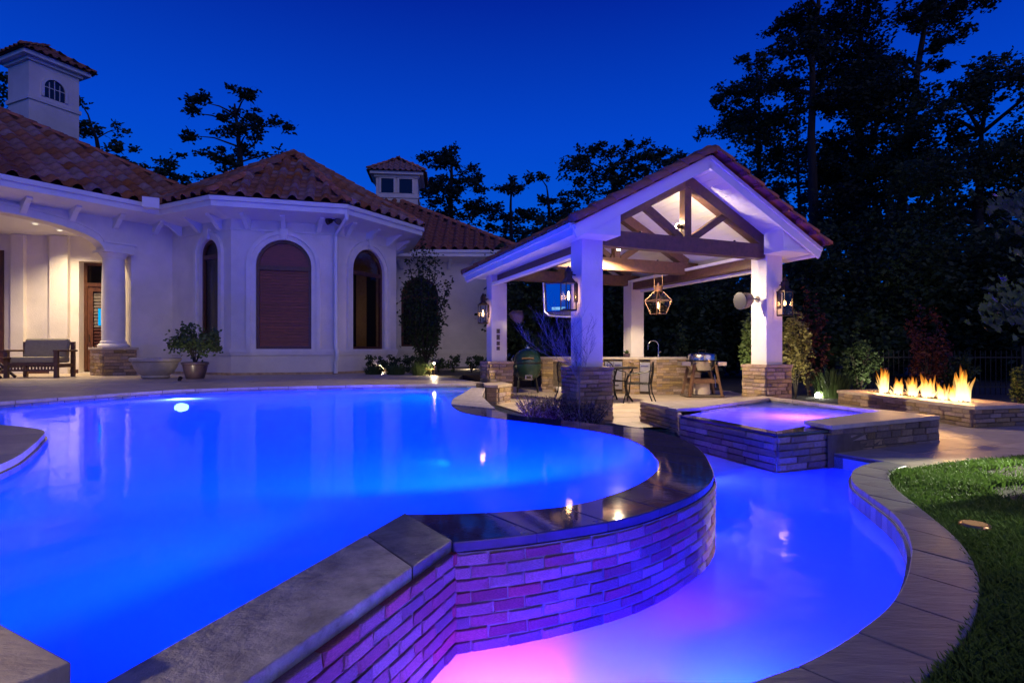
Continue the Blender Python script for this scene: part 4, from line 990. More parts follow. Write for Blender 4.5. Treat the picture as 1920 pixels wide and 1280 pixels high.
# ================================================================== pavilion
pav = thing('pavilion', 'open gabled pavilion with white columns, stone piers and tiled roof', 'pavilion', (2.5, 12, ZP))
PO = Vector((1.118, 9.14)); pu_ = Vector((.924, .383)); pv_ = Vector((-.342, .940))
def pq(a, b, z=0.0): q = PO + pu_ * a + pv_ * b; return Vector((q.x, q.y, z))
CWd, PWd, PDd = .40, 4.35, 5.10          # column width, outer width and depth over the columns
ZSO = 2.57                                # soffit
PCAP = .48                                # top of the stone piers
cols = {}
for nm, a, b in (('fl', 0, 0), ('fr', PWd - CWd, 0), ('bl', 0, PDd - CWd), ('br', PWd - CWd, PDd - CWd)):
    co = bpy.data.objects.new('column', None); COL.objects.link(co); co.parent = pav; P = pq(a + CWd / 2, b + CWd / 2, ZP); co.location = P - wl(pav); WL[co.name] = P
    cols[nm] = co
    poly = [pq(a, b), pq(a + CWd, b), pq(a + CWd, b + CWd), pq(a, b + CWd)]
    MB().prism([(p.x, p.y) for p in poly], PCAP - .02, ZSO + .02).build('shaft', M['stucco'], co, bevel=.012)
    e_ = .10
    def rect(d): return [pq(a - d, b - d), pq(a + CWd + d, b - d), pq(a + CWd + d, b + CWd + d), pq(a - d, b + CWd + d)]
    MB().prism([(p.x, p.y) for p in rect(e_ - .03)], ZP - .05, PCAP - .07).build('pier_core', M['stonegap'], co)
    rr = rect(e_)
    zb = ZP - (.30 if nm == 'fl' else .02)
    for k in range(4):
        if nm in ('br',) and k in (1, 2): continue
        stone_face(co, rr[k], rr[(k + 1) % 4], zb, PCAP - .065, ch=.068, ln=(.14, .34), depth=.06, seed=50 + k + hash(nm) % 7 * 0 + {'fl': 0, 'fr': 10, 'bl': 20, 'br': 30}[nm])
    MB().prism([(p.x, p.y) for p in rect(e_ + .035)], PCAP - .062, PCAP - .002).build('pier_cap', M['stone'], co, bevel=.012)

# roof geometry
OV, OF = .38, .48
tp = math.tan(R(28)); ZE = 2.62; HW = PWd / 2 + OV; ZR = ZE + HW * tp
cA = PWd / 2
b0, b1 = -OF, PDd + OF
def rp(side, d, b, dz=0.0):             # d = distance from the eave up the slope (plan), side -1 left, +1 right
    a = cA + side * (HW - d); return pq(a, b, ZE + d * tp + dz)
th = .10
for sd in (-1, 1):
    A, B, C_, D_ = rp(sd, 0, b0), rp(sd, 0, b1), rp(sd, HW, b1), rp(sd, HW, b0)
    mb = MB(); mb.hexa([A - Vector((0, 0, th)), B - Vector((0, 0, th)), C_ - Vector((0, 0, th)), D_ - Vector((0, 0, th)), A, B, C_, D_])
    mb.build('roof_deck', M['white'], pav)
    # fascia along the eave and gutter lip
    f0, f1 = pq(cA + sd * (HW + .012), b0 - .02), pq(cA + sd * (HW + .012), b1 + .02)
    mb = MB().beam((f0.x, f0.y, ZE - .055), (f1.x, f1.y, ZE - .055), .035, .19); mb.build('fascia', M['white'], pav)
    f0, f1 = pq(cA + sd * (HW + .055), b0 - .02), pq(cA + sd * (HW + .055), b1 + .02)
    MB().beam((f0.x, f0.y, ZE - .005), (f1.x, f1.y, ZE - .005), .07, .07).build('gutter', M['white'], pav)
    # flat soffit box under the eave
    s0 = [pq(cA + sd * (HW - .01), b0 + .02), pq(cA + sd * (HW - .01), b1 - .02), pq(cA + sd * (PWd / 2 - CWd), b1 - .02), pq(cA + sd * (PWd / 2 - CWd), b0 + .02)]
    MB().prism([(p.x, p.y) for p in s0], ZSO - .03, ZSO + .03).build('soffit', M['white'], pav)
    # rake boards front and back
    for bb, dr in ((b0, -1), (b1, 1)):
        p, q = rp(sd, -.02, bb + dr * .02, -.09), rp(sd, HW, bb + dr * .02, -.09)
        MB().beam(p, q, .04, .20).build('rake_board', M['white'], pav)
        p, q = rp(sd, -.02, bb + dr * .05, -.02), rp(sd, HW, bb + dr * .05, -.02)
        MB().beam(p, q, .05, .06).build('rake_moulding', M['white'], pav)
    # boxed eave return
    z1_ = ZE - .12
    tri = [pq(cA + sd * (HW - .0), b0 + .03, ZSO - .037), pq(cA + sd * (PWd / 2 - CWd - .06), b0 + .03, ZSO - .037), rp(sd, OV + CWd + .06, b0 + .03, -.1), rp(sd, 0, b0 + .03, -.1)]
    tri2 = [t + Vector((pv_.x, pv_.y, 0)) * .46 for t in tri]
    MB().hexa([tri[0], tri[1], tri2[1], tri2[0], tri[3], tri[2], tri2[2], tri2[3]]).build('eave_return', M['white'], pav)
    # tongue and groove ceiling boards
    n = 15; d0, d1 = OV + .12, HW
    for k in range(n):
        t0, t1 = d0 + (d1 - d0) * k / n + .004, d0 + (d1 - d0) * (k + 1) / n - .004
        P = [rp(sd, t0, b0 + .05, -th - .035), rp(sd, t1, b0 + .05, -th - .035), rp(sd, t1, b1 - .05, -th - .035), rp(sd, t0, b1 - .05, -th - .035)]
        MB().hexa(P + [p + Vector((0, 0, .03)) for p in P]).build('ceiling_board', M['ceil'], pav)
    # side beams on the columns
    p, q = pq(cA + sd * (PWd / 2 - CWd / 2 - .05), CWd, ZSO - .12), pq(cA + sd * (PWd / 2 - CWd / 2 - .05), PDd - CWd, ZSO - .12)
    MB().beam(p, q, .20, .20).build('side_beam', M['woodbeam'], pav)
    p, q = pq(cA + sd * (PWd / 2 - .06), CWd, ZSO - .25), pq(cA + sd * (PWd / 2 - .06), PDd - CWd, ZSO - .25)
    MB().beam(p, q, .12, .06).build('screen_housing', M['white'], pav)
# tiles
us = Vector((pv_.x, pv_.y, 0)).normalized()
Lr = (rp(-1, 0, b1) - rp(-1, 0, b0)).length
for sd in (-1, 1):
    A = rp(sd, 0, b0 if sd == 1 else b1); e1_ = us * (1 if sd == 1 else -1); s3 = (rp(sd, HW, b0) - rp(sd, 0, b0)); H = s3.length
    roof_plane(pav, A, e1_, s3, [(-.02, -.1), (Lr + .02, -.1), (Lr + .02, H - .1), (-.02, H - .1)], TILE_P, .30, .40, sd == -1, lift=.012, stuffname='far_slope_tiles')
    for bb in (b0 - .10, b1 + .10):
        ridge_caps(pav, rp(sd, -.05, bb, .07), rp(sd, HW, bb, .07), .165, .36, 'rake_tile')
ridge_caps(pav, rp(-1, HW, b0 - .05, .07), rp(-1, HW, b1, .07), .15, .42)
# trusses
def truss(b, parent, full=True):
    tr = bpy.data.objects.new('truss', None); COL.objects.link(tr); tr.parent = pav; P = pq(cA, b, ZSO); tr.location = P - wl(pav); WL[tr.name] = P
    zt = ZSO + .03
    a0_, a1_ = (CWd - .01, PWd - .02)
    MB().beam(pq(a0_, b, zt), pq(a1_, b, zt), .20, .27).build('tie_beam', M['woodbeam'], tr, bevel=.008)
    def rz(a): return ZE + (HW - abs(a - cA)) * tp - th - .14
    zk = zt + .135
    for sd in (-1, 1):
        al = cA + sd * (PWd / 2 - .30)
        MB().beam(pq(al, b, rz(al) + .01), pq(cA, b, rz(cA) + .01), .18, .22).build('rafter', M['woodbeam'], tr, bevel=.006)
        if full:
            am_ = cA + sd * .86
            MB().beam(pq(cA + sd * .12, b, zk - .01), pq(am_, b, rz(am_) - .08), .11, .12).build('strut', M['woodbeam'], tr)
    if full: MB().beam(pq(cA, b, zk - .01), pq(cA, b, rz(cA) - .06), .14, .15, up=(pv_.x, pv_.y, 0)).build('king_post', M['woodbeam'], tr)
    for a in (CWd + .75, PWd - CWd - .75):
        q = pq(a, b - .11, zt); MB().lathe([(.022, -.01), (.022, .012), (.0, .018)], (q.x, q.y, zt + .138), 6).build('bolt', M['iron'], tr)
truss(.14, pav); truss(2.55, pav); truss(PDd - .14, pav)
# switch plates on the rear pier
sw = thing('switch_plate_column', 'row of dark switch plates on the white rear column near the green grill', 'switch plates', pq(.2, PDd - CWd - .01, 1.0))
for z, h in ((1.20, .11), (1.055, .13), (.91, .10), (.79, .09)):
    a_ = .17
    p = pq(a_, PDd - CWd - .008, z); ang = math.atan2(pu_.y, pu_.x)
    MB().box((p.x, p.y, p.z), (.085, .014, h), ang).build('switch_plate', M['speaker'], sw, bevel=.003)
    MB().box((p.x - .3 * 0, p.y - .009, p.z), (.03, .008, h * .45), ang).build('rocker', M['plastic'], sw)

# ------------------------------------------------------------------ wall lanterns
def lantern(base, nx, ny, label, s=.88):
    """gas lantern hanging on a wall; (nx, ny) points away from the wall, base is the wall point at mid height"""
    t = thing('wall_lantern', label, 'lantern', base, 'bronze gas lanterns on the pavilion columns')
    b = Vector(base); nn = Vector((nx, ny, 0)).normalized(); sd = Vector((-nn.y, nn.x, 0)); c = b + nn * .17 * s
    h, r = .24 * s, .105 * s
    def cor(rr, z): return [c + nn * (sx * rr) + sd * (sy * rr) + Vector((0, 0, z)) for sx, sy in ((-1, -1), (1, -1), (1, 1), (-1, 1))]
    mb = MB(); lo, hi = cor(r, -h), cor(r, h)
    for p, q in zip(lo, hi): mb.beam(p, q, .016 * s, .016 * s, up=(nn.x, nn.y, 0))
    mb.build('cage', M['bronze'], t)
    mb = MB().hexa(cor(r * 1.08, -h - .03 * s) + cor(r * 1.08, -h)); mb.build('base_plate', M['bronze'], t)
    mb = MB().hexa(cor(r * 1.12, h) + cor(r * 1.12, h + .02 * s)); mb.hexa(cor(r * .95, h + .02 * s) + cor(r * .5, h + .10 * s)); mb.build('roof', M['bronze'], t)
    MB().hexa(cor(r * .5, h + .10 * s) + cor(r * .55, h + .22 * s)).build('chimney', M['bronze'], t)
    MB().lathe([(.05 * s, 0), (.06 * s, .02), (.03 * s, .06), (.012 * s, .09)], tuple(c + Vector((0, 0, h + .22 * s))), 10).build('finial', M['bronze'], t, smooth=True)
    mb = MB().box(tuple(b + nn * .012 + Vector((0, 0, h * .3))), (.10, .02, .34 * s), math.atan2(sd.y, sd.x)); mb.tube([b + nn * .02 + Vector((0, 0, h + .16 * s)), c + Vector((0, 0, h + .18 * s))], .012, 6); mb.build('wall_bracket', M['bronze'], t)
    for i in range(4):
        a, bq = cor(r * .96, -h)[i], cor(r * .96, -h)[(i + 1) % 4]; a2, b2 = cor(r * .96, h)[i], cor(r * .96, h)[(i + 1) % 4]
        MB().add([a, bq, b2, a2], [(0, 1, 2, 3)]).build('pane', M['glass'], t)
    MB().lathe([(.006, 0), (.018, .03), (.022, .06), (.016, .10), (.004, .15)], tuple(c + Vector((0, 0, -.07 * s))), 8).build('flame', M['flame_l'], t, smooth=True)
    MB().tube([c + Vector((0, 0, -h)), c + Vector((0, 0, -.07 * s))], .008, 6).build('burner', M['bronze'], t)
    l = bpy.data.lights.new('lantern_light', 'POINT'); l.energy = 5; l.color = (1.0, .52, .20); l.shadow_soft_size = .05
    lo_ = bpy.data.objects.new('lantern_light', l); COL.objects.link(lo_); lo_.parent = t; lo_.location = (c + Vector((0, 0, .0))) - b
    return t
M['flame_l'] = emit('gas_flame', (1.0, .62, .25), 14.0)
un, vn = Vector((pu_.x, pu_.y)), Vector((pv_.x, pv_.y))
q = pq(0, .18, 1.62); lantern(q, -pu_.x, -pu_.y, 'bronze gas lantern on the purple lit front column before the television')
q = pq(0, PDd - CWd + .2, 1.62); lantern(q, -pu_.x, -pu_.y, 'small looking bronze gas lantern on the rear column beside the house wall')
q = pq(PWd - .10, 0, 1.62); lantern(q, -pv_.x, -pv_.y, 'bronze gas lantern on the front column beside the dark garden')

# pendant lantern
pc = pq(cA + 1.12, 2.55, 0); 
pend = thing('pendant_lantern', 'copper four-sided pendant lantern hanging from the middle tie beam', 'lantern', (pc.x, pc.y, 2.4))
def sq(r, z, k=0): return [(pc.x + r * math.cos(R(45 + 90 * i + 22)), pc.y + r * math.sin(R(45 + 90 * i + 22)), z) for i in range(4)]
Z0 = 1.56
mb = MB(); lo, hi = sq(.17, Z0), sq(.30, Z0 + .30)
for i in range(4): mb.beam(lo[i], hi[i], .014, .014); mb.beam(lo[i], lo[(i + 1) % 4], .014, .014); mb.beam(hi[i], hi[(i + 1) % 4], .022, .018)
tp_ = sq(.10, Z0 + .50)
for i in range(4): mb.beam(hi[i], tp_[i], .014, .014)
mb.build('frame', M['copper'], pend)
for i in range(4):
    MB().add([lo[i], lo[(i + 1) % 4], hi[(i + 1) % 4], hi[i]], [(0, 1, 2, 3)]).build('pane', M['glass'], pend); MB().add([hi[i], hi[(i + 1) % 4], tp_[(i + 1) % 4], tp_[i]], [(0, 1, 2, 3)]).build('roof_pane', M['glass'], pend)
MB().lathe([(.11, 0), (.08, .03), (.10, .09), (.12, .11), (.04, .14), (.03, .17), (.0, .21)], (pc.x, pc.y, Z0 + .50), 12).build('crown', M['copper'], pend, smooth=True)
MB().add(sq(.165, Z0 + .004), [(0, 1, 2, 3)]).build('base_plate', M['copper'], pend)
mb = MB()
for s_ in (-1, 1):
    p = Vector((pc.x, pc.y, 0)) + Vector((pu_.x, pu_.y, 0)) * .11 * s_; mb.tube([(p.x, p.y, Z0 + .44), (p.x, p.y, ZSO - .1)], .006, 6)
mb.build('hanger', M['copper'], pend)
MB().lathe([(.005, 0), (.018, .04), (.02, .07), (.003, .15)], (pc.x, pc.y, Z0 + .12), 8).build('flame', M['flame_l'], pend, smooth=True)

# ------------------------------------------------------------------ beam spotlights (lit)
M['lamp'] = emit('lamp_face', (1.0, .86, .62), 60.0)
def beam_lamp(p, aim, label, energy, kind='POINT'):
    t = thing('beam_spotlight', label, 'spotlight', p, 'spotlights on the pavilion beams'); p = Vector(p); d = (Vector(aim) - p).normalized()
    MB().tube([p - d * .12, p - d * .10, p - d * .005], [.02, .035, .045], 12).build('housing', M['bronze'], t, smooth=True)
    MB().lathe([(.0, -.045), (.032, -.032), (.045, 0), (.032, .032), (.0, .045)], tuple(p + d * .02), 12, cap=False).build('bulb', M['lamp'], t, smooth=True)
    MB().tube([p - d * .12, p - d * .12 - Vector((0, 0, .08))], .01, 6).build('knuckle', M['bronze'], t)
    l = bpy.data.lights.new('beam_spot_light', kind); l.energy = energy; l.color = (1.0, .78, .50); l.shadow_soft_size = .045
    if kind == 'SPOT': l.spot_size = R(174); l.spot_blend = .25
    lo_ = bpy.data.objects.new('beam_spot_light', l); COL.objects.link(lo_); lo_.parent = t; lo_.location = (p + d * .13) - wl(t); lo_.rotation_euler = d.to_track_quat('-Z', 'Y').to_euler()
p = atd(1160, 464, 11.72); MB().tube([p + Vector((0, 0, .11)), p + Vector((-.04, .25, .06)), p + Vector((-.08, .52, -.12))], .014, 8).build('lamp_arm', M['bronze'], pav)
beam_lamp(p, p + Vector((-.05, -.12, -1)), 'lit spotlight on the middle beam near the front column', 900, 'SPOT')
p = atd(1272, 424, 10.12); beam_lamp(p, pq(cA + .2, 3.4, 4.2), 'lit spotlight on the front tie beam beside the king post', 80)

# ------------------------------------------------------------------ television
M['tvscreen'] = emit('tv_screen', (0.0, .055, .50), 1.0); M['tvtext'] = emit('tv_caption', (.35, .75, 1.0), 1.1)
tvc = pq(1.28, 2.95, 1.86); tv = thing('television', 'wall television with blue screen behind the front column under the roof', 'television', tvc)
tu = Vector((.955, -.295, 0)).normalized(); tn = Vector((tu.y, -tu.x, 0)); tup = (Vector((0, 0, 1)) * .97 - tn * -.0 + tn * .16).normalized(); tno = tu.cross(tup).normalized()
def tq(a, z, o): return tvc + tu * a + tup * z + tno * o
def panel(a0, a1, z0, z1, o0, o1, nm, mt): return MB().hexa([tq(a0, z0, o0), tq(a1, z0, o0), tq(a1, z0, o1), tq(a0, z0, o1), tq(a0, z1, o0), tq(a1, z1, o0), tq(a1, z1, o1), tq(a0, z1, o1)]).build(nm, mt, tv, bevel=.008)
panel(-.60, .60, -.37, .37, -.05, .0, 'body', M['plastic'])
panel(-.55, .55, -.26, .34, .001, .004, 'screen', M['tvscreen'])
for a0, a1, z in ((-.44, -.12, -.19), (-.44, -.2, -.225), (.28, .46, -.17), (.30, .44, -.205)): panel(a0, a1, z, z + .018, .006, .008, 'caption', M['tvtext'])
rim = []
for k in range(25):
    t_ = k / 24
    if t_ < .3: a, z = -.61, .38 - (t_ / .3) * .66
    elif t_ > .7: a, z = .61, -.28 + ((t_ - .7) / .3) * .66
    else:
        w_ = (t_ - .3) / .4; a = -.61 + 1.22 * w_; z = -.28 - .11 * math.sin(math.pi * min(1, w_ * 1.0)) ** .35
    rim.append(tq(a, z, .012))
MB().tube(rim, .02, 8).build('bezel', M['steel2'], tv, smooth=True)
MB().beam(tq(0, .2, -.05), tq(.2, .55, -.35), .05, .05).build('mount_arm', M['iron'], tv)

# ------------------------------------------------------------------ speakers
def speaker(wallp, n2, label):
    t = thing('outdoor_speaker', label, 'speaker', wallp, 'outdoor speakers on the pavilion columns'); p = Vector(wallp); n = Vector((n2[0], n2[1], 0)).normalized()
    MB().tube([p, p + n * .02], .055, 14).build('wall_plate', M['speaker'], t); MB().tube([p + n * .02, p + n * .16], .014, 8).build('arm', M['speaker'], t)
    side = Vector((-n.y, n.x, 0)); c = p + n * .16
    pts = [c, c + n * .05, c + n * .16 - Vector((0, 0, .04)), c + n * .26 - Vector((0, 0, .05))]
    MB().tube(pts, [.06, .11, .15, .16], 14).build('shell', M['speaker'], t, smooth=True)
    q = pts[-1]; dd = (pts[-1] - pts[-2]).normalized(); MB().tube([q, q + dd * .03, q + dd * .035], [.165, .165, .14], 14).build('grille', M['plastic'], t, smooth=True)
speaker(pq(PWd - CWd, .22, 1.72), (-pu_.x, -pu_.y), 'brown speaker on the front column beside the dark garden')
speaker(pq(CWd, PDd - .2, 1.62), (pu_.x, pu_.y), 'brown speaker on the rear column above the green grill')
# ================================================================== outdoor kitchen counter
kit = thing('kitchen_counter', 'L-shaped stone outdoor kitchen counter with pale countertop under the pavilion', 'counter', (3, 15.3, ZP))
KP = [Vector(p) for p in ((.85, 15.95), (3.75, 14.75), (5.0, 15.15), (4.75, 16.1), (3.95, 15.9), (1.15, 17.0))]
ZK = .50
def kl(t): return KP[0].lerp(KP[1], t)
MB().prism([(p.x, p.y) for p in shrink(KP, .06)], ZP, ZK - .01).build('core', M['stonegap'], kit)
MB().prism([(p.x, p.y) for p in shrink(KP, -.06)], ZK, ZK + .06).build('countertop', M['urn'], kit, bevel=.012)
stone_face(kit, KP[1], KP[2], ZP, ZK, ch=.072, ln=(.18, .42), seed=71)
stone_face(kit, KP[2], KP[3], ZP, ZK, ch=.072, ln=(.18, .42), seed=72)
stone_face(kit, KP[5], KP[0], ZP, ZK, ch=.072, ln=(.18, .42), seed=73)
segs = [(0, .10), (.30, .56), (.72, .86), (.95, 1.0)]
for i, (a, b) in enumerate(segs): stone_face(kit, kl(a), kl(b), ZP, ZK, ch=.072, ln=(.16, .36), seed=74 + i)
kf = WallFrame(KP[0], KP[1]); KL = kf.L
stone_face(kit, kl(.10), kl(.30), ZP, ZP + .16, ch=.08, seed=80); stone_face(kit, kl(.10), kl(.30), ZK - .08, ZK, ch=.08, seed=81)
def kbox(a0, a1, o0, o1, z0, z1, nm, mt, bev=.0): return MB().hexa([kf.p(a0, o0, z0), kf.p(a1, o0, z0), kf.p(a1, o1, z0), kf.p(a0, o1, z0), kf.p(a0, o0, z1), kf.p(a1, o0, z1), kf.p(a1, o1, z1), kf.p(a0, o1, z1)]).build(nm, mt, kit, bevel=bev)
kbox(KL * .10, KL * .30, -.03, -.028, ZP + .16, ZK - .08, 'niche_back', M['urn'])
for a, b, z0, z1 in ((.865, .945, ZP + .08, ZK - .08), (.57, .64, ZP + .12, ZK - .06), (.645, .715, ZP + .12, ZK - .06)):
    kbox(KL * a, KL * b, -.01, .03, z0, z1, 'cabinet_door', M['steel2'], .004); kbox(KL * (a + .01), KL * (b - .01), .045, .06, z1 - .10, z1 - .08, 'door_handle', M['steel'])
# faucet
fa = Vector((3.95, 15.35, ZK + .06)); mb = MB()
pts = [fa + Vector((0, 0, 0)), fa + Vector((0, 0, .30))] + [fa + Vector((-.14 + .14 * math.cos(R(k)), .0, .30 + .14 * math.sin(R(k)))) for k in range(15, 181, 15)] + [fa + Vector((-.28, 0, .20))]
mb.tube(pts, .016, 10); mb.tube([fa + Vector((0, 0, .10)), fa + Vector((.07, 0, .16))], .01, 6); mb.lathe([(.03, 0), (.03, .04), (.02, .06)], tuple(fa), 12)
mb.build('faucet', M['steel'], kit, smooth=True)
# little potted succulent
pc_ = Vector((3.05, 15.15, ZK + .06)); t = thing('potted_succulent', 'tiny potted succulent on the pale countertop', 'potted plant', pc_)
MB().lathe([(.07, 0), (.09, .05), (.095, .09), (.085, .095)], tuple(pc_), 14).build('pot', M['pot'], t, smooth=True)
mb = MB(); rg = random.Random(4)
for k in range(26):
    a = rg.uniform(0, 6.28); l = rg.uniform(.06, .13); e_ = rg.uniform(.5, 1.4); d = Vector((math.cos(a) * math.cos(e_), math.sin(a) * math.cos(e_), math.sin(e_)))
    p = pc_ + Vector((0, 0, .09)); mb.tube([p, p + d * l * .6, p + d * l], [.012, .014, .002], 5)
mb.build('leaves', M['leaf2'], t)
# terracotta chiminea-like jar and white bowl in the niche
def jar(p, prof, label, mt, nm): o = MB().lathe(prof, (0, 0, 0), 18).build(nm, mt, None, smooth=True, M=Matrix.Translation(p)); return tag(o, label, nm.replace('_', ' '))
np_ = kf.p(KL * .245, -.0, ZP + .16)
jar((np_[0] + .0, np_[1] - .12, ZP + .002), [(.06, 0), (.12, .05), (.135, .14), (.11, .24), (.05, .31), (.045, .37), (.06, .40)], 'orange clay jar standing before the counter niche', M['terra'], 'clay_jar')
jar((np_[0] - .26, np_[1] - .02, ZP + .002), [(.05, 0), (.09, .05), (.10, .12), (.09, .15)], 'small white bowl beside the orange clay jar', M['white'], 'bowl')

# ================================================================== green kamado grill
kp = Vector((.42, 15.35, ZP)); eg = thing('kamado_grill', 'egg-shaped dark green ceramic grill on a black stand', 'grill', kp)
c3 = (kp.x, kp.y, ZP)
MB().lathe([(.10, .34), (.22, .36), (.31, .46), (.36, .62), (.375, .78), (.37, .80)], c3, 28).build('lower_bowl', M['egg'], eg, smooth=True)
MB().lathe([(.375, .82), (.37, .90), (.33, 1.02), (.24, 1.13), (.12, 1.19), (.06, 1.20)], c3, 28).build('dome_lid', M['egg'], eg, smooth=True)
MB().lathe([(.385, .795), (.39, .80), (.39, .83), (.385, .835)], c3, 28).build('hinge_band', M['iron'], eg, smooth=True)
MB().lathe([(.065, 1.19), (.065, 1.24), (.03, 1.25), (.03, 1.29), (.0, 1.30)], c3, 14).build('chimney_cap', M['steel'], eg, smooth=True)
dvw = Vector((-.1, -1, 0)).normalized()
for a in (30, 150, 210, 330):
    d = Vector((math.cos(R(a)), math.sin(R(a)), 0)); MB().tube([kp + d * .24 + Vector((0, 0, .50)), kp + d * .32 + Vector((0, 0, .02))], .022, 8).build('leg', M['iron'], eg)
MB().tube([kp + Vector((.3 * math.cos(R(a)), .3 * math.sin(R(a)), .14)) for a in range(0, 361, 20)], .014, 6).build('stand_ring', M['iron'], eg)
MB().box((kp.x + .02, kp.y - .325, ZP + .44), (.20, .09, .13)).build('draft_door_frame', M['steel'], eg, bevel=.01); MB().box((kp.x + .02, kp.y - .373, ZP + .44), (.12, .01, .07)).build('draft_opening', M['dark'], eg)
MB().tube([kp + Vector((-.16, -.40, .94)), kp + Vector((.16, -.40, .94))], .02, 8).build('lid_handle', M['teak'], eg)
MB().tube([kp + Vector((-.36, .05, .80)), kp + Vector((-.44, .05, .9)), kp + Vector((-.36, .08, 1.02))], .02, 8).build('hinge_spring', M['steel'], eg, smooth=True)

# ================================================================== steel grill on a wooden stand
sp_ = Vector((4.72, 14.15, ZP)); sg = thing('steel_grill_cart', 'round stainless grill on splayed wooden legs beside the counter', 'grill', sp_)
c3 = (sp_.x, sp_.y, ZP)
MB().lathe([(.20, .62), (.30, .66), (.35, .76), (.36, .90)], c3, 30).build('bowl', M['steel'], sg, smooth=True)
MB().lathe([(.365, .91), (.365, 1.02), (.34, 1.06), (.10, 1.10), (.0, 1.105)], c3, 30).build('lid', M['steel'], sg, smooth=True)
MB().lathe([(.38, .885), (.385, .89), (.385, .91), (.38, .915)], c3, 30).build('rim_band', M['iron'], sg, smooth=True)
MB().tube([sp_ + Vector((-.09, -.02, 1.09)), sp_ + Vector((-.085, -.02, 1.16)), sp_ + Vector((.085, -.02, 1.16)), sp_ + Vector((.09, -.02, 1.09))], .016, 8).build('lid_handle', M['iron'], sg)
for sx, sy in ((-1, -1), (1, -1), (1, 1), (-1, 1)):
    MB().beam(sp_ + Vector((sx * .26, sy * .24, .80)), sp_ + Vector((sx * .40, sy * .30, .02)), .065, .065).build('leg', M['teak'], sg, bevel=.006)
MB().box((sp_.x, sp_.y - .25, ZP + .40), (.62, .05, .10)).build('stretcher', M['teak'], sg); MB().box((sp_.x, sp_.y + .25, ZP + .40), (.62, .05, .10)).build('stretcher', M['teak'], sg)
MB().box((sp_.x, sp_.y, ZP + .36), (.58, .44, .03)).build('shelf', M['teak'], sg)
for sx in (-1, 1): MB().box((sp_.x + sx * .44, sp_.y, ZP + .82), (.22, .40, .10)).build('side_shelf', M['steel2'], sg, bevel=.01)
MB().box((sp_.x, sp_.y, ZP + .035), (.92, .62, .03)).build('floor_mat', M['stonegap'], sg)
MB().lathe([(.19, .06), (.20, .10), (.19, .34), (.18, .345)], c3, 22).build('ash_bucket', M['urn'], sg, smooth=True)
MB().tube([sp_ + Vector((.22, -.27, .55)), sp_ + Vector((.24, -.30, .25))], .012, 6).build('hanging_tongs', M['steel'], sg)

# ================================================================== wrought iron table and chairs
tb = Vector((2.02, 12.75, ZP)); tt = thing('iron_table', 'oval black wrought iron dining table on the patio', 'table', tb)
mb = MB(); rt_ = Vector((.94, .34, 0))
top = []
pvv = Vector((-rt_.y, rt_.x, 0))
oval = [tb + rt_ * (.85 * math.cos(R(a))) + pvv * (.52 * math.sin(R(a))) + Vector((0, 0, .76)) for a in range(0, 360, 12)]
MB().prism([(p.x, p.y) for p in oval], ZP + .745, ZP + .765).build('table_top', M['iron'], tt)
MB().tube(oval + [oval[0]], .018, 8).build('top_rim', M['iron'], tt)
for sx, sy in ((-1, -1), (1, -1), (1, 1), (-1, 1)):
    a = tb + rt_ * (.42 * sx) + pvv * (.24 * sy); b = tb + rt_ * (.58 * sx) + pvv * (.34 * sy)
    pts = [b + Vector((0, 0, .74)), a.lerp(b, .4) + Vector((0, 0, .55)), a.lerp(b, .1) + Vector((0, 0, .36)), a.lerp(b, .5) + Vector((0, 0, .15)), b * 1 + Vector((0, 0, .015))]
    MB().tube(pts, .022, 8).build('leg', M['iron'], tt, smooth=True)
MB().tube([tb - rt_ * .42 + Vector((0, 0, .36)), tb + rt_ * .42 + Vector((0, 0, .36))], .014, 6).build('stretcher', M['iron'], tt)
def iron_chair(loc, rz, label):
    t = thing('iron_chair', label, 'chair', loc, 'wrought iron chairs at the patio table')
    Mr = Matrix.Translation(loc) @ Matrix.Rotation(rz, 4, 'Z'); T = lambda x, y, z: Mr @ Vector((x, y, z))
    st = MB(); n = 16
    for k in range(9): st.tube([T(-.23 + k * .0575, -.22, .43), T(-.23 + k * .0575, .22, .43)], .007, 4)
    for k in range(9): st.tube([T(-.23, -.22 + k * .055, .436), T(.23, -.22 + k * .055, .436)], .007, 4)
    st.build('seat_mesh', M['iron'], t)
    MB().tube([T(-.25, -.24, .43), T(.25, -.24, .43), T(.25, .24, .43), T(-.25, .24, .43), T(-.25, -.24, .43)], .014, 6).build('seat_frame', M['iron'], t)
    for sx in (-1, 1):
        MB().tube([T(sx * .24, -.23, .43), T(sx * .25, -.25, .22), T(sx * .28, -.30, .01)], .014, 6).build('leg', M['iron'], t)
        MB().tube([T(sx * .24, .23, .43), T(sx * .25, .25, .22), T(sx * .28, .33, .01)], .014, 6).build('leg', M['iron'], t)
        MB().tube([T(sx * .25, -.22, .43), T(sx * .28, -.22, .64), T(sx * .29, .05, .66), T(sx * .26, .24, .70)], .013, 6).build('armrest', M['iron'], t)
    arc = [T(.26 * math.cos(R(a)), .24 + .06 * math.sin(R(a)), .43 + .47 * math.sin(R(a)) ** .6 if 0 < a < 180 else .43) for a in range(0, 181, 12)]
    MB().tube(arc, .014, 6).build('back_frame', M['iron'], t)
    for k in (-2, -1, 0, 1, 2): MB().tube([T(k * .085, .25, .43), T(k * .085 * (1.1), .29, .66), T(k * .075, .30, .88 - abs(k) * .035)], .008, 5).build('back_bar', M['iron'], t)
    return t
iron_chair(Vector((2.78, 12.45, ZP)), R(-110), 'wrought iron chair at the end of the table nearest the spa')
iron_chair(Vector((2.35, 13.55, ZP)), R(20), 'wrought iron chair behind the table before the counter')
iron_chair(Vector((1.35, 12.95, ZP)), R(100), 'wrought iron chair mostly hidden behind the front column')

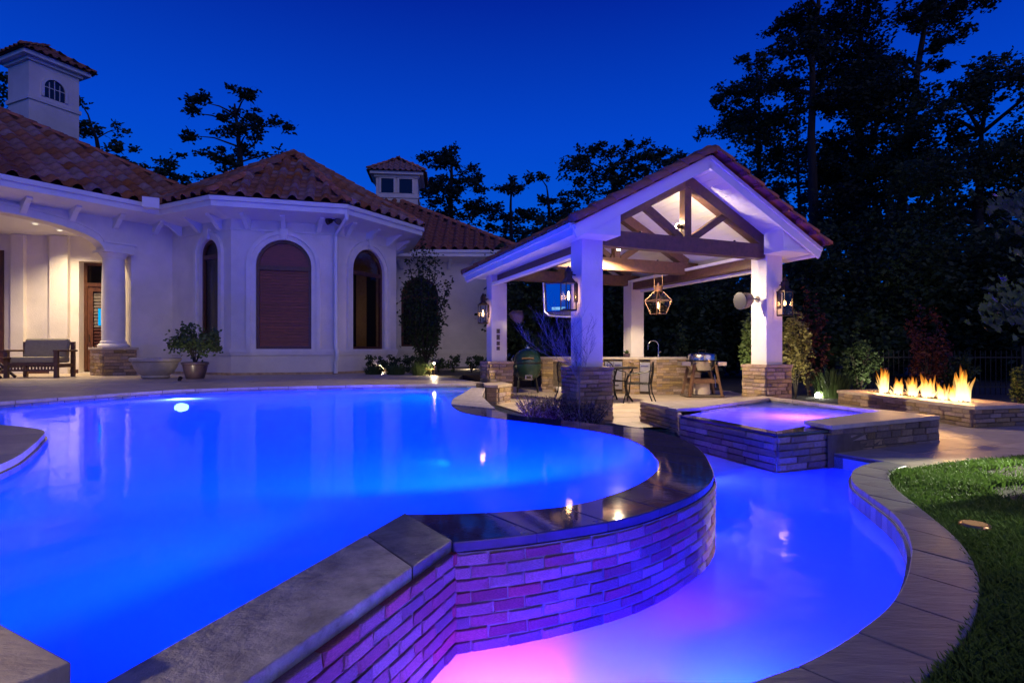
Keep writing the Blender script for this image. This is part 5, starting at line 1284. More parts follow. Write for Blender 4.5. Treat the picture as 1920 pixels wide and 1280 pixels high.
# ================================================================== porch furniture
def at0(x, D): return Vector(((x - CX) / F * D, D, 0))
lp = at0(77, 15.7); ls = thing('loveseat', 'brown wooden loveseat with olive cushions on the porch', 'loveseat', lp)
Ml = Matrix.Translation(lp) @ Matrix.Rotation(R(9), 4, 'Z') @ Matrix.Scale(1.07, 4)
def lb_(x, y, z, sx, sy, sz, nm, mt, bev=.0, smooth=False):
    me = MB().box((0, 0, 0), (sx, sy, sz)); o = me.build(nm, mt, ls, bevel=bev, M=Ml @ Matrix.Translation((x, y, z))); return o
Wd = 1.22
for sx in (-1, 1):
    lb_(sx * (Wd / 2 - .05), -.36, .33, .09, .09, .66, 'leg', M['teak'], .006); lb_(sx * (Wd / 2 - .05), .34, .46, .09, .08, .92, 'leg', M['teak'], .006)
    lb_(sx * (Wd / 2 - .03), -.02, .685, .13, .84, .05, 'armrest', M['teak'], .012); lb_(sx * (Wd / 2 - .05), 0, .30, .05, .64, .09, 'side_rail', M['teak'])
lb_(0, -.36, .345, Wd - .19, .05, .07, 'front_rail', M['teak']); lb_(0, -.36, .19, Wd - .19, .045, .05, 'front_rail', M['teak']); lb_(0, .34, .30, Wd - .19, .05, .09, 'back_rail', M['teak']); lb_(0, .36, .88, Wd - .19, .05, .08, 'back_rail', M['teak'])
for k in range(13): lb_(-Wd / 2 + .16 + k * (Wd - .32) / 12, -.36, .262, .035, .025, .10, 'spindle', M['teak'])
lb_(0, -.02, .45, Wd - .22, .70, .16, 'seat_cushion', M['cushion'], .05); 
o = MB().box((0, 0, 0), (Wd - .20, .17, .52)).build('back_cushion', M['cushion'], ls, bevel=.06, M=Ml @ Matrix.Translation((0, .25, .74)) @ Matrix.Rotation(R(-10), 4, 'X'))
tp0 = at0(0, 15.2); st_ = thing('side_table', 'small brown folding table with crossed legs beside the loveseat', 'side table', tp0)
MB().box((tp0.x - .12, tp0.y, .53), (.76, .6, .05), R(9)).build('table_top', M['wooddoor'], st_, bevel=.008)
for sy in (-.22, .22):
    MB().beam(tp0 + Vector((-.36, sy, .51)), tp0 + Vector((.22, sy, .02)), .05, .05).build('leg', M['wooddoor'], st_); MB().beam(tp0 + Vector((.14, sy * 1.02, .51)), tp0 + Vector((-.42, sy * 1.02, .02)), .05, .05, ).build('leg', M['wooddoor'], st_)
MB().beam(tp0 + Vector((-.10, -.24, .26)), tp0 + Vector((-.10, .24, .26)), .03, .03).build('cross_bar', M['wooddoor'], st_)
# blue television screen shining through the porch door
M['tv2'] = emit('small_screen', (.0, .28, .62), 1.6)
tvp = Vector(pb.p(pb.hit(182, 600)[0], -.30, 1.86)); t = thing('indoor_screen', 'cyan lit screen glowing in the porch door glass', 'screen', tvp)
MB().hexa([pb.p(pb.hit(174, 600)[0], -.33, 1.56), pb.p(pb.hit(190, 600)[0], -.33, 1.56), pb.p(pb.hit(190, 600)[0], -.325, 1.56), pb.p(pb.hit(174, 600)[0], -.325, 1.56), pb.p(pb.hit(174, 600)[0], -.33, 2.12), pb.p(pb.hit(190, 600)[0], -.33, 2.12), pb.p(pb.hit(190, 600)[0], -.325, 2.12), pb.p(pb.hit(174, 600)[0], -.325, 2.12)]).build('panel', M['tv2'], t)

# planters by the turret
up_ = at0(292, 15.2); t = thing('planter_bowl', 'wide cast stone planter bowl beside the porch pedestal', 'planter', up_)
MB().lathe([(.30, 0), (.34, .03), (.32, .08), (.40, .14), (.50, .28), (.54, .42), (.60, .46), (.61, .52), (.57, .55), (.52, .52), (.50, .46)], tuple(up_), 32).build('bowl', M['urn'], t, smooth=True)
MB().lathe([(.0, .485), (.50, .47)], tuple(up_), 32, cap=False).build('soil', M['soil'], t)
mb = MB(); rg = random.Random(8)
for k in range(60):
    a = rg.uniform(0, 6.28); r_ = rg.uniform(0, .42); p = up_ + Vector((r_ * math.cos(a), r_ * math.sin(a), .47)); d = Vector((rg.uniform(-.6, .6), rg.uniform(-.6, .6), 1)).normalized(); mb.tube([p, p + d * .05, p + d * .11 + Vector((0, 0, -.02))], [.006, .007, .001], 4)
mb.build('sprouts', M['leaf'], t)
# floodlight under the turret eave
fl = Vector((E8[2].x, E8[2].y, ZEV)) ; fd = (TC - E8[2]).normalized(); fp = Vector((fl.x + fd.x * .45 - .18, fl.y + fd.y * .45, ZEV - .38))
t = thing('floodlight', 'twin floodlight fixture under the turret eave', 'floodlight', fp)
MB().tube([fp + Vector((0, 0, .10)), fp + Vector((0, 0, -.02))], .05, 10).build('mount', M['bronze'], t)
for sx in (-1, 1):
    d = Vector((sx * .8, -.7, -.45)).normalized(); MB().tube([fp, fp + d * .08, fp + d * .10, fp + d * .26], [.03, .035, .07, .10], 12).build('lamp_head', M['bronze'] if sx < 0 else M['speaker'], t, smooth=True)

# ================================================================== fire pit
A, B = Vector((6.88, 8.50)), Vector((7.95, 8.80)); long_ = Vector((-.09, 3.3)); FP = [A, B, B + long_, A + long_]
ZFT = -.085
fpit = thing('fire_pit', 'long low stone fire trough with pale cap slabs', 'fire pit', (7.2, 10, ZP))
MB().prism([(p.x, p.y) for p in shrink(FP, .08)], ZP, ZFT - .06).build('core', M['stonegap'], fpit)
stone_face(fpit, FP[3], FP[0], ZP, ZFT - .055, ch=.064, ln=(.16, .36), seed=91); stone_face(fpit, FP[0], FP[1], ZP, ZFT - .055, ch=.064, ln=(.16, .36), seed=92); stone_face(fpit, FP[1], FP[2], ZP, ZFT - .055, ch=.064, seed=93)
X = [p + (p - sum(FP, Vector((0, 0))) / 4).normalized() * .07 for p in FP]
IN = [FP[0].lerp(FP[2], .0) + Vector((.36, .55)), FP[1] + Vector((-.36, .50)), FP[2] + Vector((-.36, -.35)), FP[3] + Vector((.36, -.35))]
for a, b in ((0, 1), (1, 2), (2, 3), (3, 0)):
    n = 1 if a in (0, 2) else 4
    for k in range(n):
        slab([X[a].lerp(X[b], k / n + .001), X[a].lerp(X[b], (k + 1) / n - .001), IN[a].lerp(IN[b], (k + 1) / n - .001), IN[a].lerp(IN[b], k / n + .001)], ZFT, .055, 'cap_slab', M['deck'], fpit)
MB().prism([(p.x, p.y) for p in IN], ZFT - .05, ZFT - .035).build('burner_pan', M['rock'], fpit)
rg = random.Random(12); mb = MB()
for k in range(170):
    s, t_ = rg.random(), rg.random(); p = IN[0].lerp(IN[1], s).lerp(IN[3].lerp(IN[2], s), t_); r_ = rg.uniform(.02, .04)
    vs = [Vector((rg.uniform(-1, 1), rg.uniform(-1, 1), rg.uniform(-1, 1))).normalized() * r_ for _ in range(8)]
    c = Vector((p.x, p.y, ZFT - .02)); mb.add([c + Vector((x, y, z)) * r_ for x, y, z in ((1, 0, 0), (0, 1, 0), (-1, 0, 0), (0, -1, 0), (0.1, .1, 1), (0, 0, -1))], [(0, 1, 4), (1, 2, 4), (2, 3, 4), (3, 0, 4), (1, 0, 5), (2, 1, 5), (3, 2, 5), (0, 3, 5)])
o = mb.build('lava_rocks', M['rock'], fpit); o['kind'] = 'stuff'
def flame_mat():
    m = bpy.data.materials.new('flame'); m.use_nodes = True; N = m.node_tree.nodes; L = m.node_tree.links; N.clear()
    o = N.new('ShaderNodeOutputMaterial'); tc = N.new('ShaderNodeTexCoord'); sp = N.new('ShaderNodeSeparateXYZ'); L.new(tc.outputs['Generated'], sp.inputs[0])
    r1 = N.new('ShaderNodeValToRGB'); L.new(sp.outputs['Z'], r1.inputs[0]); E = r1.color_ramp.elements
    E[0].position = 0; E[0].color = (1.0, .80, .48, 1); E[1].position = 1; E[1].color = (.75, .16, .01, 1); k = E.new(.35); k.color = (1.0, .66, .22, 1); k = E.new(.65); k.color = (1.0, .36, .04, 1)
    r2 = N.new('ShaderNodeValToRGB'); L.new(sp.outputs['Z'], r2.inputs[0]); E = r2.color_ramp.elements
    E[0].position = 0; E[0].color = (.3, .3, .3, 1); E[1].position = 1; E[1].color = (.01, .01, .01, 1); k = E.new(.06); k.color = (.6, .6, .6, 1); k = E.new(.45); k.color = (.32, .32, .32, 1)
    nz = N.new('ShaderNodeTexNoise'); nz.inputs['Scale'].default_value = 16; nz.inputs['Detail'].default_value = 3; mp = N.new('ShaderNodeMapping'); mp.inputs['Scale'].default_value = (1, 1, .22); L.new(tc.outputs['Object'], mp.inputs[0]); L.new(mp.outputs[0], nz.inputs['Vector'])
    mm = N.new('ShaderNodeMath'); mm.operation = 'MULTIPLY'; L.new(r2.outputs[0], mm.inputs[0]); mr = N.new('ShaderNodeMapRange'); mr.inputs[1].default_value = .35; mr.inputs[2].default_value = .6; L.new(nz.outputs['Fac'], mr.inputs[0]); mr.inputs[3].default_value = .25; mr.inputs[4].default_value = 1; L.new(mr.outputs[0], mm.inputs[1])
    e = N.new('ShaderNodeEmission'); L.new(r1.outputs[0], e.inputs[0]); e.inputs[1].default_value = 3.2
    t = N.new('ShaderNodeBsdfTransparent'); mx = N.new('ShaderNodeMixShader'); L.new(mm.outputs[0], mx.inputs[0]); L.new(t.outputs[0], mx.inputs[1]); L.new(e.outputs[0], mx.inputs[2]); L.new(mx.outputs[0], o.inputs[0])
    return m
M['flame'] = flame_mat()
fx = [(1655, .62, .10, 'tallest flame at the far end of the fire trough'), (1683, .36, .11, 'second flame from the far end of the trough'), (1712, .42, .09, 'third slim flame along the fire trough'), (1738, .46, .12, 'fourth broad flame in the middle of the trough'), (1766, .36, .12, 'fifth low flame towards the near end of the trough'), (1789, .30, .09, 'small flame beside the near end flame'), (1805, .60, .13, 'brightest flame at the near end of the fire trough')]
fa_, fb_ = (IN[0] + IN[1]) / 2, (IN[2] + IN[3]) / 2
for i, (x, h, r_, lab) in enumerate(fx):
    # distance along the trough from the photo column
    bt = min(range(201), key=lambda k: abs(CX + fa_.lerp(fb_, k / 200).x / fa_.lerp(fb_, k / 200).y * F - x)); p = fa_.lerp(fb_, bt / 200)
    rg = random.Random(100 + i); base = Vector((p.x, p.y, ZFT - .03)); mb = MB()
    for k in range(22):
        a = rg.uniform(0, 6.28); r0 = rg.uniform(0, r_ * .62); q = base + Vector((r0 * math.cos(a), r0 * math.sin(a) * 1.3, 0)); hh = h * rg.uniform(.30, 1.08) * (1 - .35 * r0 / r_); w0 = r_ * rg.uniform(.20, .50) * (1.25 - r0 / r_)
        ln_ = Vector((math.cos(a), math.sin(a), 0)) * rg.uniform(0, .10); pts = []; rs = []
        for j in range(9):
            t_ = j / 8; pts.append(q + ln_ * t_ ** 1.5 + Vector((math.sin(t_ * 5 + k) * .022 * t_, math.cos(t_ * 4 + k * 2) * .022 * t_, hh * t_))); rs.append(w0 * (.55 + 1.1 * t_) * (1 - t_) ** .9 + .002 if t_ < 1 else .001)
        mb.tube(pts, rs, 7)
    o = mb.build('flame', M['flame'], None, smooth=True, M=Matrix.Identity(4)); tag(o, lab, 'flame', 'flames along the fire trough')
    if i in (0, 1, 3, 4, 6):
        l = bpy.data.lights.new('flame_light', 'POINT'); l.energy = 42 * (h / .5); l.color = (1.0, .50, .16); l.shadow_soft_size = .12
        lo_ = bpy.data.objects.new('flame_light', l); COL.objects.link(lo_); lo_.parent = fpit; lo_.location = base + Vector((0, 0, .22)) - wl(fpit)
# ================================================================== plants
def leaf_quads(mb, c, r, n, ls, rg, flat=1.0, kind='quad'):
    """n leaves gathered round c within the radii r"""
    for _ in range(n):
        p = Vector((rg.gauss(0, .42) * r[0], rg.gauss(0, .42) * r[1], rg.gauss(0, .42) * r[2])) + c
        leaf(mb, p, ls * rg.uniform(.6, 1.35), rg, flat)
def leaf(mb, p, l, rg, flat=1.0, d=None):
    a = rg.uniform(0, 6.283); e_ = rg.uniform(-.9, .9) * flat
    if d is None: d = Vector((math.cos(a) * math.cos(e_), math.sin(a) * math.cos(e_), math.sin(e_)))
    s = d.cross(Vector((rg.uniform(-1, 1), rg.uniform(-1, 1), rg.uniform(-.2, 1)))); s = s.normalized() if s.length > 1e-4 else d.orthogonal().normalized()
    w = l * .30; b = len(mb.v)
    mb.v += [tuple(p), tuple(p + d * l * .5 + s * w), tuple(p + d * l), tuple(p + d * l * .45 - s * w)]; mb.f.append((b, b + 1, b + 2, b + 3))

def tree(name, label, D, trunk, blobs, mt, seed, ls=.32, dens=1.0, tr=.22, depth=None, group=None, ground=-.46, bark=True):
    """trunk: photo points of the stem at the distance D; blobs: (x, y, rx, ry) of leaf masses in the photo"""
    rg = random.Random(seed); k = D / F
    T = [atd(x, y, D) for x, y in trunk]; base = Vector((T[0].x, D, ground))
    t = thing(name, label, 'tree', base, group)
    path = [base] + T; rs = [tr * 1.25] + [tr * (1 - .75 * i / max(1, len(T) - 1)) for i in range(len(T))]
    fine = []; fr_ = []
    for i in range(len(path) - 1):
        for j in range(4):
            q = path[i].lerp(path[i + 1], j / 4); fine.append(q + Vector((rg.uniform(-.5, .5), rg.uniform(-.5, .5), 0)) * tr * (0 if i + j == 0 else .35)); fr_.append(rs[i] + (rs[i + 1] - rs[i]) * j / 4)
    fine.append(path[-1]); fr_.append(rs[-1])
    MB().tube(fine, fr_, 9).build('trunk', M['bark'], t, smooth=True)
    crown = MB(); limbs = MB()
    gr = 1.72 if D < 40 else 1.3; ls *= .86
    for bx, by, rx, ry in blobs:
        rx *= gr; ry *= gr
        dy = rg.uniform(-1, 1) * (depth if depth is not None else rx * k * 1.2)
        c = atd(bx, by, D) + Vector((0, dy, 0)); R_ = (rx * k, max(rx * k * .8, .3), ry * k)
        # limb from the stem
        st_ = min(fine, key=lambda q: (q - c).length + abs(q.z - (c.z - .6)) * .6)
        m_ = st_.lerp(c, .55) + Vector((0, 0, .18 * (c - st_).length * .4))
        if (c - st_).length < 5.5: limbs.tube([st_, m_, c], [max(.02, tr * .3), max(.015, tr * .2), .012], 5)
        area = math.pi * R_[0] * R_[2]; n = int(area / (ls * ls * .35) * (4.0 if D < 40 else 3.0) * dens); sub = max(4, int(n / 40))
        for s_ in range(sub):
            u = Vector((rg.gauss(0, 1), rg.gauss(0, 1), rg.gauss(0, 1))).normalized() * rg.random() ** .45
            q = c + Vector((u.x * R_[0], u.y * R_[1], u.z * R_[2])); cr = max(ls * 1.2, min(R_[0], R_[2]) * .42)
            leaf_quads(crown, q, (cr * 1.25, cr * 1.25, cr * .75), max(4, n // sub), ls, rg, .8)
            if s_ % 2 == 0: limbs.tube([c, c.lerp(q, .6) + Vector((0, 0, .05)), q], [.014, .01, .004], 4, cap=False)
    limbs.build('limbs', M['bark'], t)['kind'] = 'stuff'
    crown.build('crown', mt, t)
    return t
G1 = 'trees rising behind the house'; G2 = 'tall trees beyond the pavilion'
tree('pine_tree', 'flat-layered pine silhouetted between the porch roof and turret', 48, [(452, 345), (450, 290), (446, 235), (440, 195)], [(400, 205, 32, 10), (440, 190, 38, 9), (482, 203, 38, 11), (515, 232, 20, 9), (372, 222, 26, 11), (430, 233, 44, 12), (492, 240, 32, 11), (372, 262, 22, 11), (425, 266, 44, 13), (480, 266, 28, 11), (398, 302, 34, 12), (380, 322, 26, 10), (528, 285, 9, 9), (430, 318, 30, 9)], M['pine'], 1, .42, 1.0, .30, group=G1)
tree('broadleaf_tree', 'dark tree behind the roof tower and porch roof', 42, [(190, 320), (180, 260), (165, 215)], [(150, 190, 16, 10), (168, 240, 24, 11), (192, 254, 22, 13), (222, 282, 26, 16), (250, 302, 22, 12), (10, 150, 22, 16), (12, 200, 24, 22), (30, 250, 30, 22), (215, 240, 12, 9)], M['leaf'], 2, .34, 1.0, .2, group=G1)
tree('broadleaf_tree', 'small round tree peeping over the valley between porch and turret roofs', 42, [(305, 350), (306, 320)], [(312, 305, 18, 14), (290, 328, 30, 12), (330, 335, 26, 12), (345, 345, 22, 10)], M['leaf'], 3, .34, 1.0, .14, group=G1)
tree('conifer_tree', 'pointed dark conifer behind the second roof tower', 55, [(845, 420), (846, 330), (846, 272)], [(846, 275, 6, 9), (846, 292, 15, 10), (840, 318, 34, 13), (860, 345, 46, 14), (838, 372, 55, 16), (850, 402, 70, 18), (800, 300, 11, 14), (802, 340, 18, 20), (885, 330, 22, 12), (830, 300, 16, 14), (900, 385, 30, 14)], M['pine'], 4, .42, 1.15, .25, group=G1)
tree('pine_tree', 'small layered pine behind the right roof slope', 55, [(958, 450), (958, 390), (958, 335)], [(958, 335, 9, 6), (955, 350, 24, 7), (962, 370, 34, 8), (955, 393, 42, 10), (965, 420, 52, 13), (950, 445, 50, 12)], M['pine'], 5, .42, 1.0, .2, group=G1)
tree('broadleaf_tree', 'dark tree left of the pavilion ridge', 50, [(1030, 470), (1030, 400), (1025, 350)], [(1012, 345, 22, 9), (1042, 364, 27, 14), (1000, 398, 36, 16), (1062, 398, 46, 20), (1010, 440, 60, 22), (1055, 440, 46, 20)], M['leaf'], 6, .38, 1.0, .22, group=G2)
tree('broadleaf_tree', 'wide dark tree rising behind the left slope of the pavilion roof', 46, [(1150, 460), (1150, 380), (1150, 310)], [(1078, 310, 22, 14), (1120, 290, 32, 14), (1108, 332, 52, 22), (1180, 300, 36, 16), (1228, 290, 36, 14), (1200, 332, 56, 24), (1262, 302, 28, 14), (1140, 380, 64, 24), (1060, 428, 44, 22), (1310, 258, 18, 10), (1300, 282, 26, 12)], M['leaf'], 7, .36, 1.05, .3, group=G2)
tree('broadleaf_tree', 'leafy tree just beyond the pavilion ridge', 36, [(1425, 440), (1424, 300), (1424, 150)], [(1345, 200, 17, 10), (1385, 180, 30, 15), (1420, 112, 20, 13), (1442, 142, 24, 18), (1392, 216, 34, 17), (1432, 232, 38, 20), (1402, 270, 40, 18), (1442, 312, 44, 22), (1412, 346, 38, 18), (1388, 382, 26, 15), (1465, 365, 24, 22), (1370, 235, 18, 10), (1450, 400, 34, 20)], M['leaf'], 8, .28, 1.0, .22, group=G2)
tree('pine_tree', 'tall straight pine trunk nearest the pavilion roof end', 30, [(1530, 560), (1526, 400), (1522, 250), (1524, 100), (1540, -60)], [(1430, 4, 44, 8), (1500, 25, 34, 16), (1548, 8, 40, 14), (1502, 62, 24, 13), (1478, 128, 32, 16), (1466, 100, 14, 10), (1490, 150, 26, 14), (1552, 90, 22, 18), (1545, 190, 26, 16), (1560, 300, 26, 22), (1550, 400, 24, 24)], M['pine'], 9, .26, 1.0, .30, group=G2)
tree('pine_tree', 'thin dark stem between two tall trunks', 33, [(1497, 560), (1500, 430), (1496, 300), (1488, 140)], [(1470, 160, 22, 12), (1505, 205, 22, 10), (1478, 420, 24, 16), (1515, 440, 20, 16)], M['pine'], 10, .26, .8, .15, group=G2)
tree('pine_tree', 'massive dark pine with dense crown beyond the pavilion', 31, [(1612, 560), (1614, 420), (1612, 250), (1612, 60)], [(1598, 58, 44, 30), (1652, 70, 34, 22), (1612, 132, 50, 30), (1646, 172, 40, 30), (1598, 202, 46, 30), (1640, 242, 42, 30), (1580, 262, 38, 22), (1622, 302, 50, 30), (1562, 332, 32, 22), (1606, 372, 44, 26), (1575, 442, 44, 24), (1600, 20, 34, 16), (1660, 330, 28, 18)], M['pine'], 11, .27, 1.15, .34, group=G2)
tree('pine_tree', 'leaning tall pine above the fire trough', 29, [(1682, 560), (1690, 420), (1704, 250), (1726, 100), (1742, -40)], [(1742, 22, 52, 16), (1796, 8, 38, 8), (1772, 62, 24, 16), (1700, 52, 28, 13), (1782, 112, 20, 9), (1692, 112, 22, 13), (1748, 98, 16, 10), (1690, 160, 16, 12), (1830, 14, 18, 7)], M['pine'], 12, .25, 1.0, .30, group=G2)
tree('broadleaf_tree', 'spreading dark oak filling the sky at the far garden edge', 26, [(1830, 640), (1836, 420), (1840, 250)], [(1905, 110, 26, 18), (1852, 152, 44, 20), (1802, 182, 44, 16), (1892, 192, 54, 28), (1762, 216, 52, 20), (1832, 240, 70, 28), (1752, 288, 60, 26), (1885, 288, 54, 28), (1800, 335, 66, 20), (1880, 378, 54, 26), (1762, 400, 56, 18), (1850, 448, 56, 18), (1910, 330, 40, 24), (1720, 330, 40, 22)], M['leaf'], 13, .24, .95, .34, group=G2)
tree('broadleaf_tree', 'low dark tree with blue sky gaps above the fire trough', 25, [(1735, 640), (1730, 520), (1722, 400)], [(1700, 362, 46, 24), (1702, 440, 44, 24), (1668, 470, 40, 26), (1750, 470, 44, 22), (1640, 430, 30, 22), (1800, 500, 60, 24), (1890, 500, 50, 24)], M['leaf'], 14, .22, .9, .2, group=G2)
GS = 'shrubby trees along the garden boundary'
for i, (x, lab, bl) in enumerate(((1560, 'bushy dark tree right behind the pavilion eave', [(1555, 500, 44, 46), (1520, 560, 40, 44), (1580, 590, 46, 50), (1540, 640, 50, 36)]),
        (1650, 'bushy dark tree between the pavilion and the fire trough', [(1650, 520, 60, 46), (1620, 590, 54, 46), (1690, 610, 60, 50), (1650, 650, 56, 34)]),
        (1770, 'bushy dark tree behind the burning fire trough', [(1765, 545, 60, 46), (1730, 600, 54, 50), (1800, 630, 66, 46), (1760, 655, 60, 34)]),
        (1880, 'bushy dark tree at the far end of the fire trough', [(1870, 550, 60, 46), (1850, 620, 60, 50), (1920, 600, 54, 60), (1950, 520, 50, 50), (1890, 665, 60, 34)]),
        (1010, 'dark shrubby tree behind the green grill', [(985, 560, 40, 60), (1030, 600, 50, 60), (1000, 640, 50, 40)]),
        (1110, 'dark shrubby tree seen between television and rear column', [(1090, 560, 50, 60), (1140, 600, 50, 60), (1110, 640, 60, 36)]),
        (1240, 'dark shrubby tree behind the kitchen faucet', [(1220, 570, 54, 56), (1270, 610, 56, 50), (1240, 650, 60, 30)]),
        (1350, 'dark shrubby tree behind the steel grill', [(1330, 560, 54, 60), (1390, 590, 54, 66), (1350, 640, 64, 40), (1440, 620, 50, 50)]))):
    tree('shrub_tree', lab, 24 + (i % 3), [(x, 640), (x, 560)], bl, M['leaf'], 30 + i, .26, 1.1, .14, group=GS)
# distant wood closing the view
rg = random.Random(77); fw = MB()
for k in range(17000):
    x = rg.uniform(-8, 72); D = rg.uniform(58, 75) ; top = 10.0 + 3.5 * noise.noise(Vector((x * .16, 0, 3))) + 8 * min(1, max(0, (x - 18) / 20))
    z = rg.uniform(-.5, 1) ** 1 * top; leaf(fw, Vector((x, D, max(-.5, z))), rg.uniform(.8, 1.7), rg, .9)
o = fw.build('distant_wood', M['pine']); tag(o, 'dark distant wood behind house and pavilion', 'wood', kind='stuff')

# ------------------------------------------------------------------ shrubs near the house and patio
def shrub(name, label, base, r, h, mt, seed, n=600, ls=.09, stems=5, group=None, cat='shrub', box=False, z0=.12):
    rg = random.Random(seed); b = Vector(base); t = thing(name, label, cat, b, group); mb = MB(); st = MB()
    for k in range(stems):
        a = rg.uniform(0, 6.28); e_ = b + Vector((math.cos(a) * r * .5, math.sin(a) * r * .5, h * rg.uniform(.6, .9))); st.tube([b, b.lerp(e_, .5) + Vector((0, 0, .05 * h)), e_], [.016, .011, .005], 5)
    st.build('stems', M['bark'], t)
    sub = max(5, n // 28)
    for k in range(sub):
        if box: q = b + Vector((rg.uniform(-1, 1) * r * .9, rg.uniform(-1, 1) * r * .45, h * rg.uniform(z0, .95)))
        else:
            u = Vector((rg.gauss(0, 1), rg.gauss(0, 1), rg.gauss(0, 1))).normalized() * rg.random() ** .4; q = b + Vector((u.x * r, u.y * r, h * (.5 + z0 * .5) + u.z * h * (.5 - z0 * .4)))
        leaf_quads(mb, q, (r * .24, r * .24, h * .14), n // sub, ls, rg, 1.0)
    mb.build('foliage', mt, t); return t
def on(x, D, z): return Vector(((x - CX) / F * D, D, z))
p = on(366, 14.9, 0); t = shrub('potted_shrub', 'leafy shrub in a dark glazed pot before the turret', p + Vector((0, 0, .35)), .60, 1.05, M['leaf3'], 41, 1500, .10, 9, cat='potted plant')
MB().lathe([(.20, 0), (.22, .02), (.27, .20), (.30, .36), (.33, .38), (.33, .43), (.29, .44)], tuple(p), 22).build('pot', M['pot'], t, smooth=True)
GH = 'clipped hedge plants along the house wall'
for i, x in enumerate((704, 728, 752, 776)): shrub('hedge_shrub', ['clipped hedge plant nearest the turret downpipe', 'second clipped hedge plant beside the turret window', 'third clipped hedge plant under the turret window edge', 'clipped hedge plant at the foot of the slender tree'][i], on(x, 18.6, -.03), .30, .58, M['leaf'], 50 + i, 700, .07, 6, GH, box=True)
GB = 'round low bushes in the bed by the right wing'
for i, (x, D) in enumerate(((822, 20), (851, 20), (884, 20), (909, 19.5))): shrub('low_bush', ['round low bush right of the path light', 'second round low bush beside the right wing wall', 'third round low bush beside the right wing wall', 'round low bush against the rear pavilion column'][i], on(x, D, -.03), .30, .60, M['leaf2'], 60 + i, 520, .075, 5, GB)
def tuft(name, label, base, r, h, mt, seed, n=260, w=.012, group=None, cat='plant', spread=.7):
    rg = random.Random(seed); b = Vector(base); mb = MB()
    for k in range(n):
        a = rg.uniform(0, 6.28); rr = r * math.sqrt(rg.random()) * .7; p0 = b + Vector((rr * math.cos(a), rr * math.sin(a), 0)); d = Vector((math.cos(a), math.sin(a), 0)) * rg.uniform(.1, spread) * r; hh = h * rg.uniform(.55, 1.05); s = Vector((-d.y, d.x, 0)); s = s.normalized() * w if s.length > 1e-5 else Vector((w, 0, 0))
        i0 = len(mb.v); mid = p0 + d * .4 + Vector((0, 0, hh * .65)); tip = p0 + d + Vector((0, 0, hh))
        mb.v += [tuple(p0 - s), tuple(p0 + s), tuple(mid + s * .8), tuple(mid - s * .8), tuple(tip)]; mb.f += [(i0, i0 + 1, i0 + 2, i0 + 3), (i0 + 3, i0 + 2, i0 + 4)]
    o = mb.build(name, mt, None, M=Matrix.Identity(4)); return tag(o, label, cat, group)
GT = 'strappy tufts in front of the hedge'
tuft('strappy_tuft', 'strappy green tuft before the hedge nearest the turret', on(742, 17.4, -.03), .38, .36, M['leaf3'], 70, 260, .016, GT)
tuft('strappy_tuft', 'brightest green tuft lit by the path light', on(790, 17.0, -.03), .36, .42, M['leaf3'], 71, 300, .018, GT)
tuft('strappy_tuft', 'dim green tuft at the turret end of the bed', on(700, 17.6, -.03), .34, .30, M['leaf2'], 72, 220, .014, GT)
shrub('flower_clump', 'small golden flower clump at the foot of the path light', on(806, 16.6, -.03), .17, .26, M['goldleaf'], 73, 220, .05, 3, cat='flowers')
# slender tree before the right wing window
rg = random.Random(90); b = on(797, 21.2, -.03); t = thing('slender_tree', 'slender multi-stemmed tree in front of the dark arched window', 'tree', b); st = MB(); lv = MB()
for k, (x, y) in enumerate(((757, 545), (766, 488), (781, 470), (793, 462), (806, 478), (818, 486), (834, 552), (842, 530), (772, 520), (812, 540), (790, 510), (752, 590), (826, 600))):
    e_ = atd(x, y, 21.2 + rg.uniform(-.8, .8)); m_ = b.lerp(e_, .45) + Vector((rg.uniform(-.1, .1), rg.uniform(-.1, .1), .25)); pts = []
    for j in range(13):
        t_ = j / 12; pts.append(b.lerp(m_, t_).lerp(m_.lerp(e_, t_), t_))
    st.tube(pts, [.035 * (1 - .85 * j / 12) + .004 for j in range(13)], 5)
    for j in range(3, 13):
        for _ in range(24): leaf(lv, pts[j] + Vector((rg.gauss(0, .11), rg.gauss(0, .11), rg.gauss(0, .13))), rg.uniform(.08, .15), rg, 1.0)
for _ in range(260): leaf(lv, atd(788 + rg.gauss(0, 20), 575 + rg.gauss(0, 38), 21.2 + rg.uniform(-.4, .4)), rg.uniform(.12, .24), rg, 1.0)
st.build('stems', M['bark'], t); lv.build('crown', M['leaf'], t)
# lavender at the front pier
rg = random.Random(95); GLv = 'lavender clumps at the front pier'
for i, (x, D, r_, lab) in enumerate(((1012, 9.6, .30, 'lavender clump at the open end by the trough'), (1048, 9.2, .34, 'lavender clump in the middle against the front pier'), (1092, 8.75, .32, 'lavender clump before the purple lit stone pier'))):
    bq = on(x, D, ZP - .06); mb = MB(); fl_ = MB()
    t = thing('lavender', lab, 'lavender', bq, GLv)
    for k in range(190):
        a = rg.uniform(0, 6.28); rr = r_ * math.sqrt(rg.random()); p0 = bq + Vector((rr * .6 * math.cos(a), rr * .6 * math.sin(a), 0)); tip = p0 + Vector((math.cos(a) * rr * .9, math.sin(a) * rr * .9, rg.uniform(.26, .50)))
        mb.tube([p0, p0.lerp(tip, .5) + Vector((0, 0, .03)), tip], [.004, .003, .002], 3, cap=False)
        for j in range(7):
            q = p0.lerp(tip, .2 + .11 * j); leaf(fl_, q, rg.uniform(.03, .055), rg, 1.0)
    mb.build('stems', M['bark'], t); fl_.build('foliage', M['lav'], t)
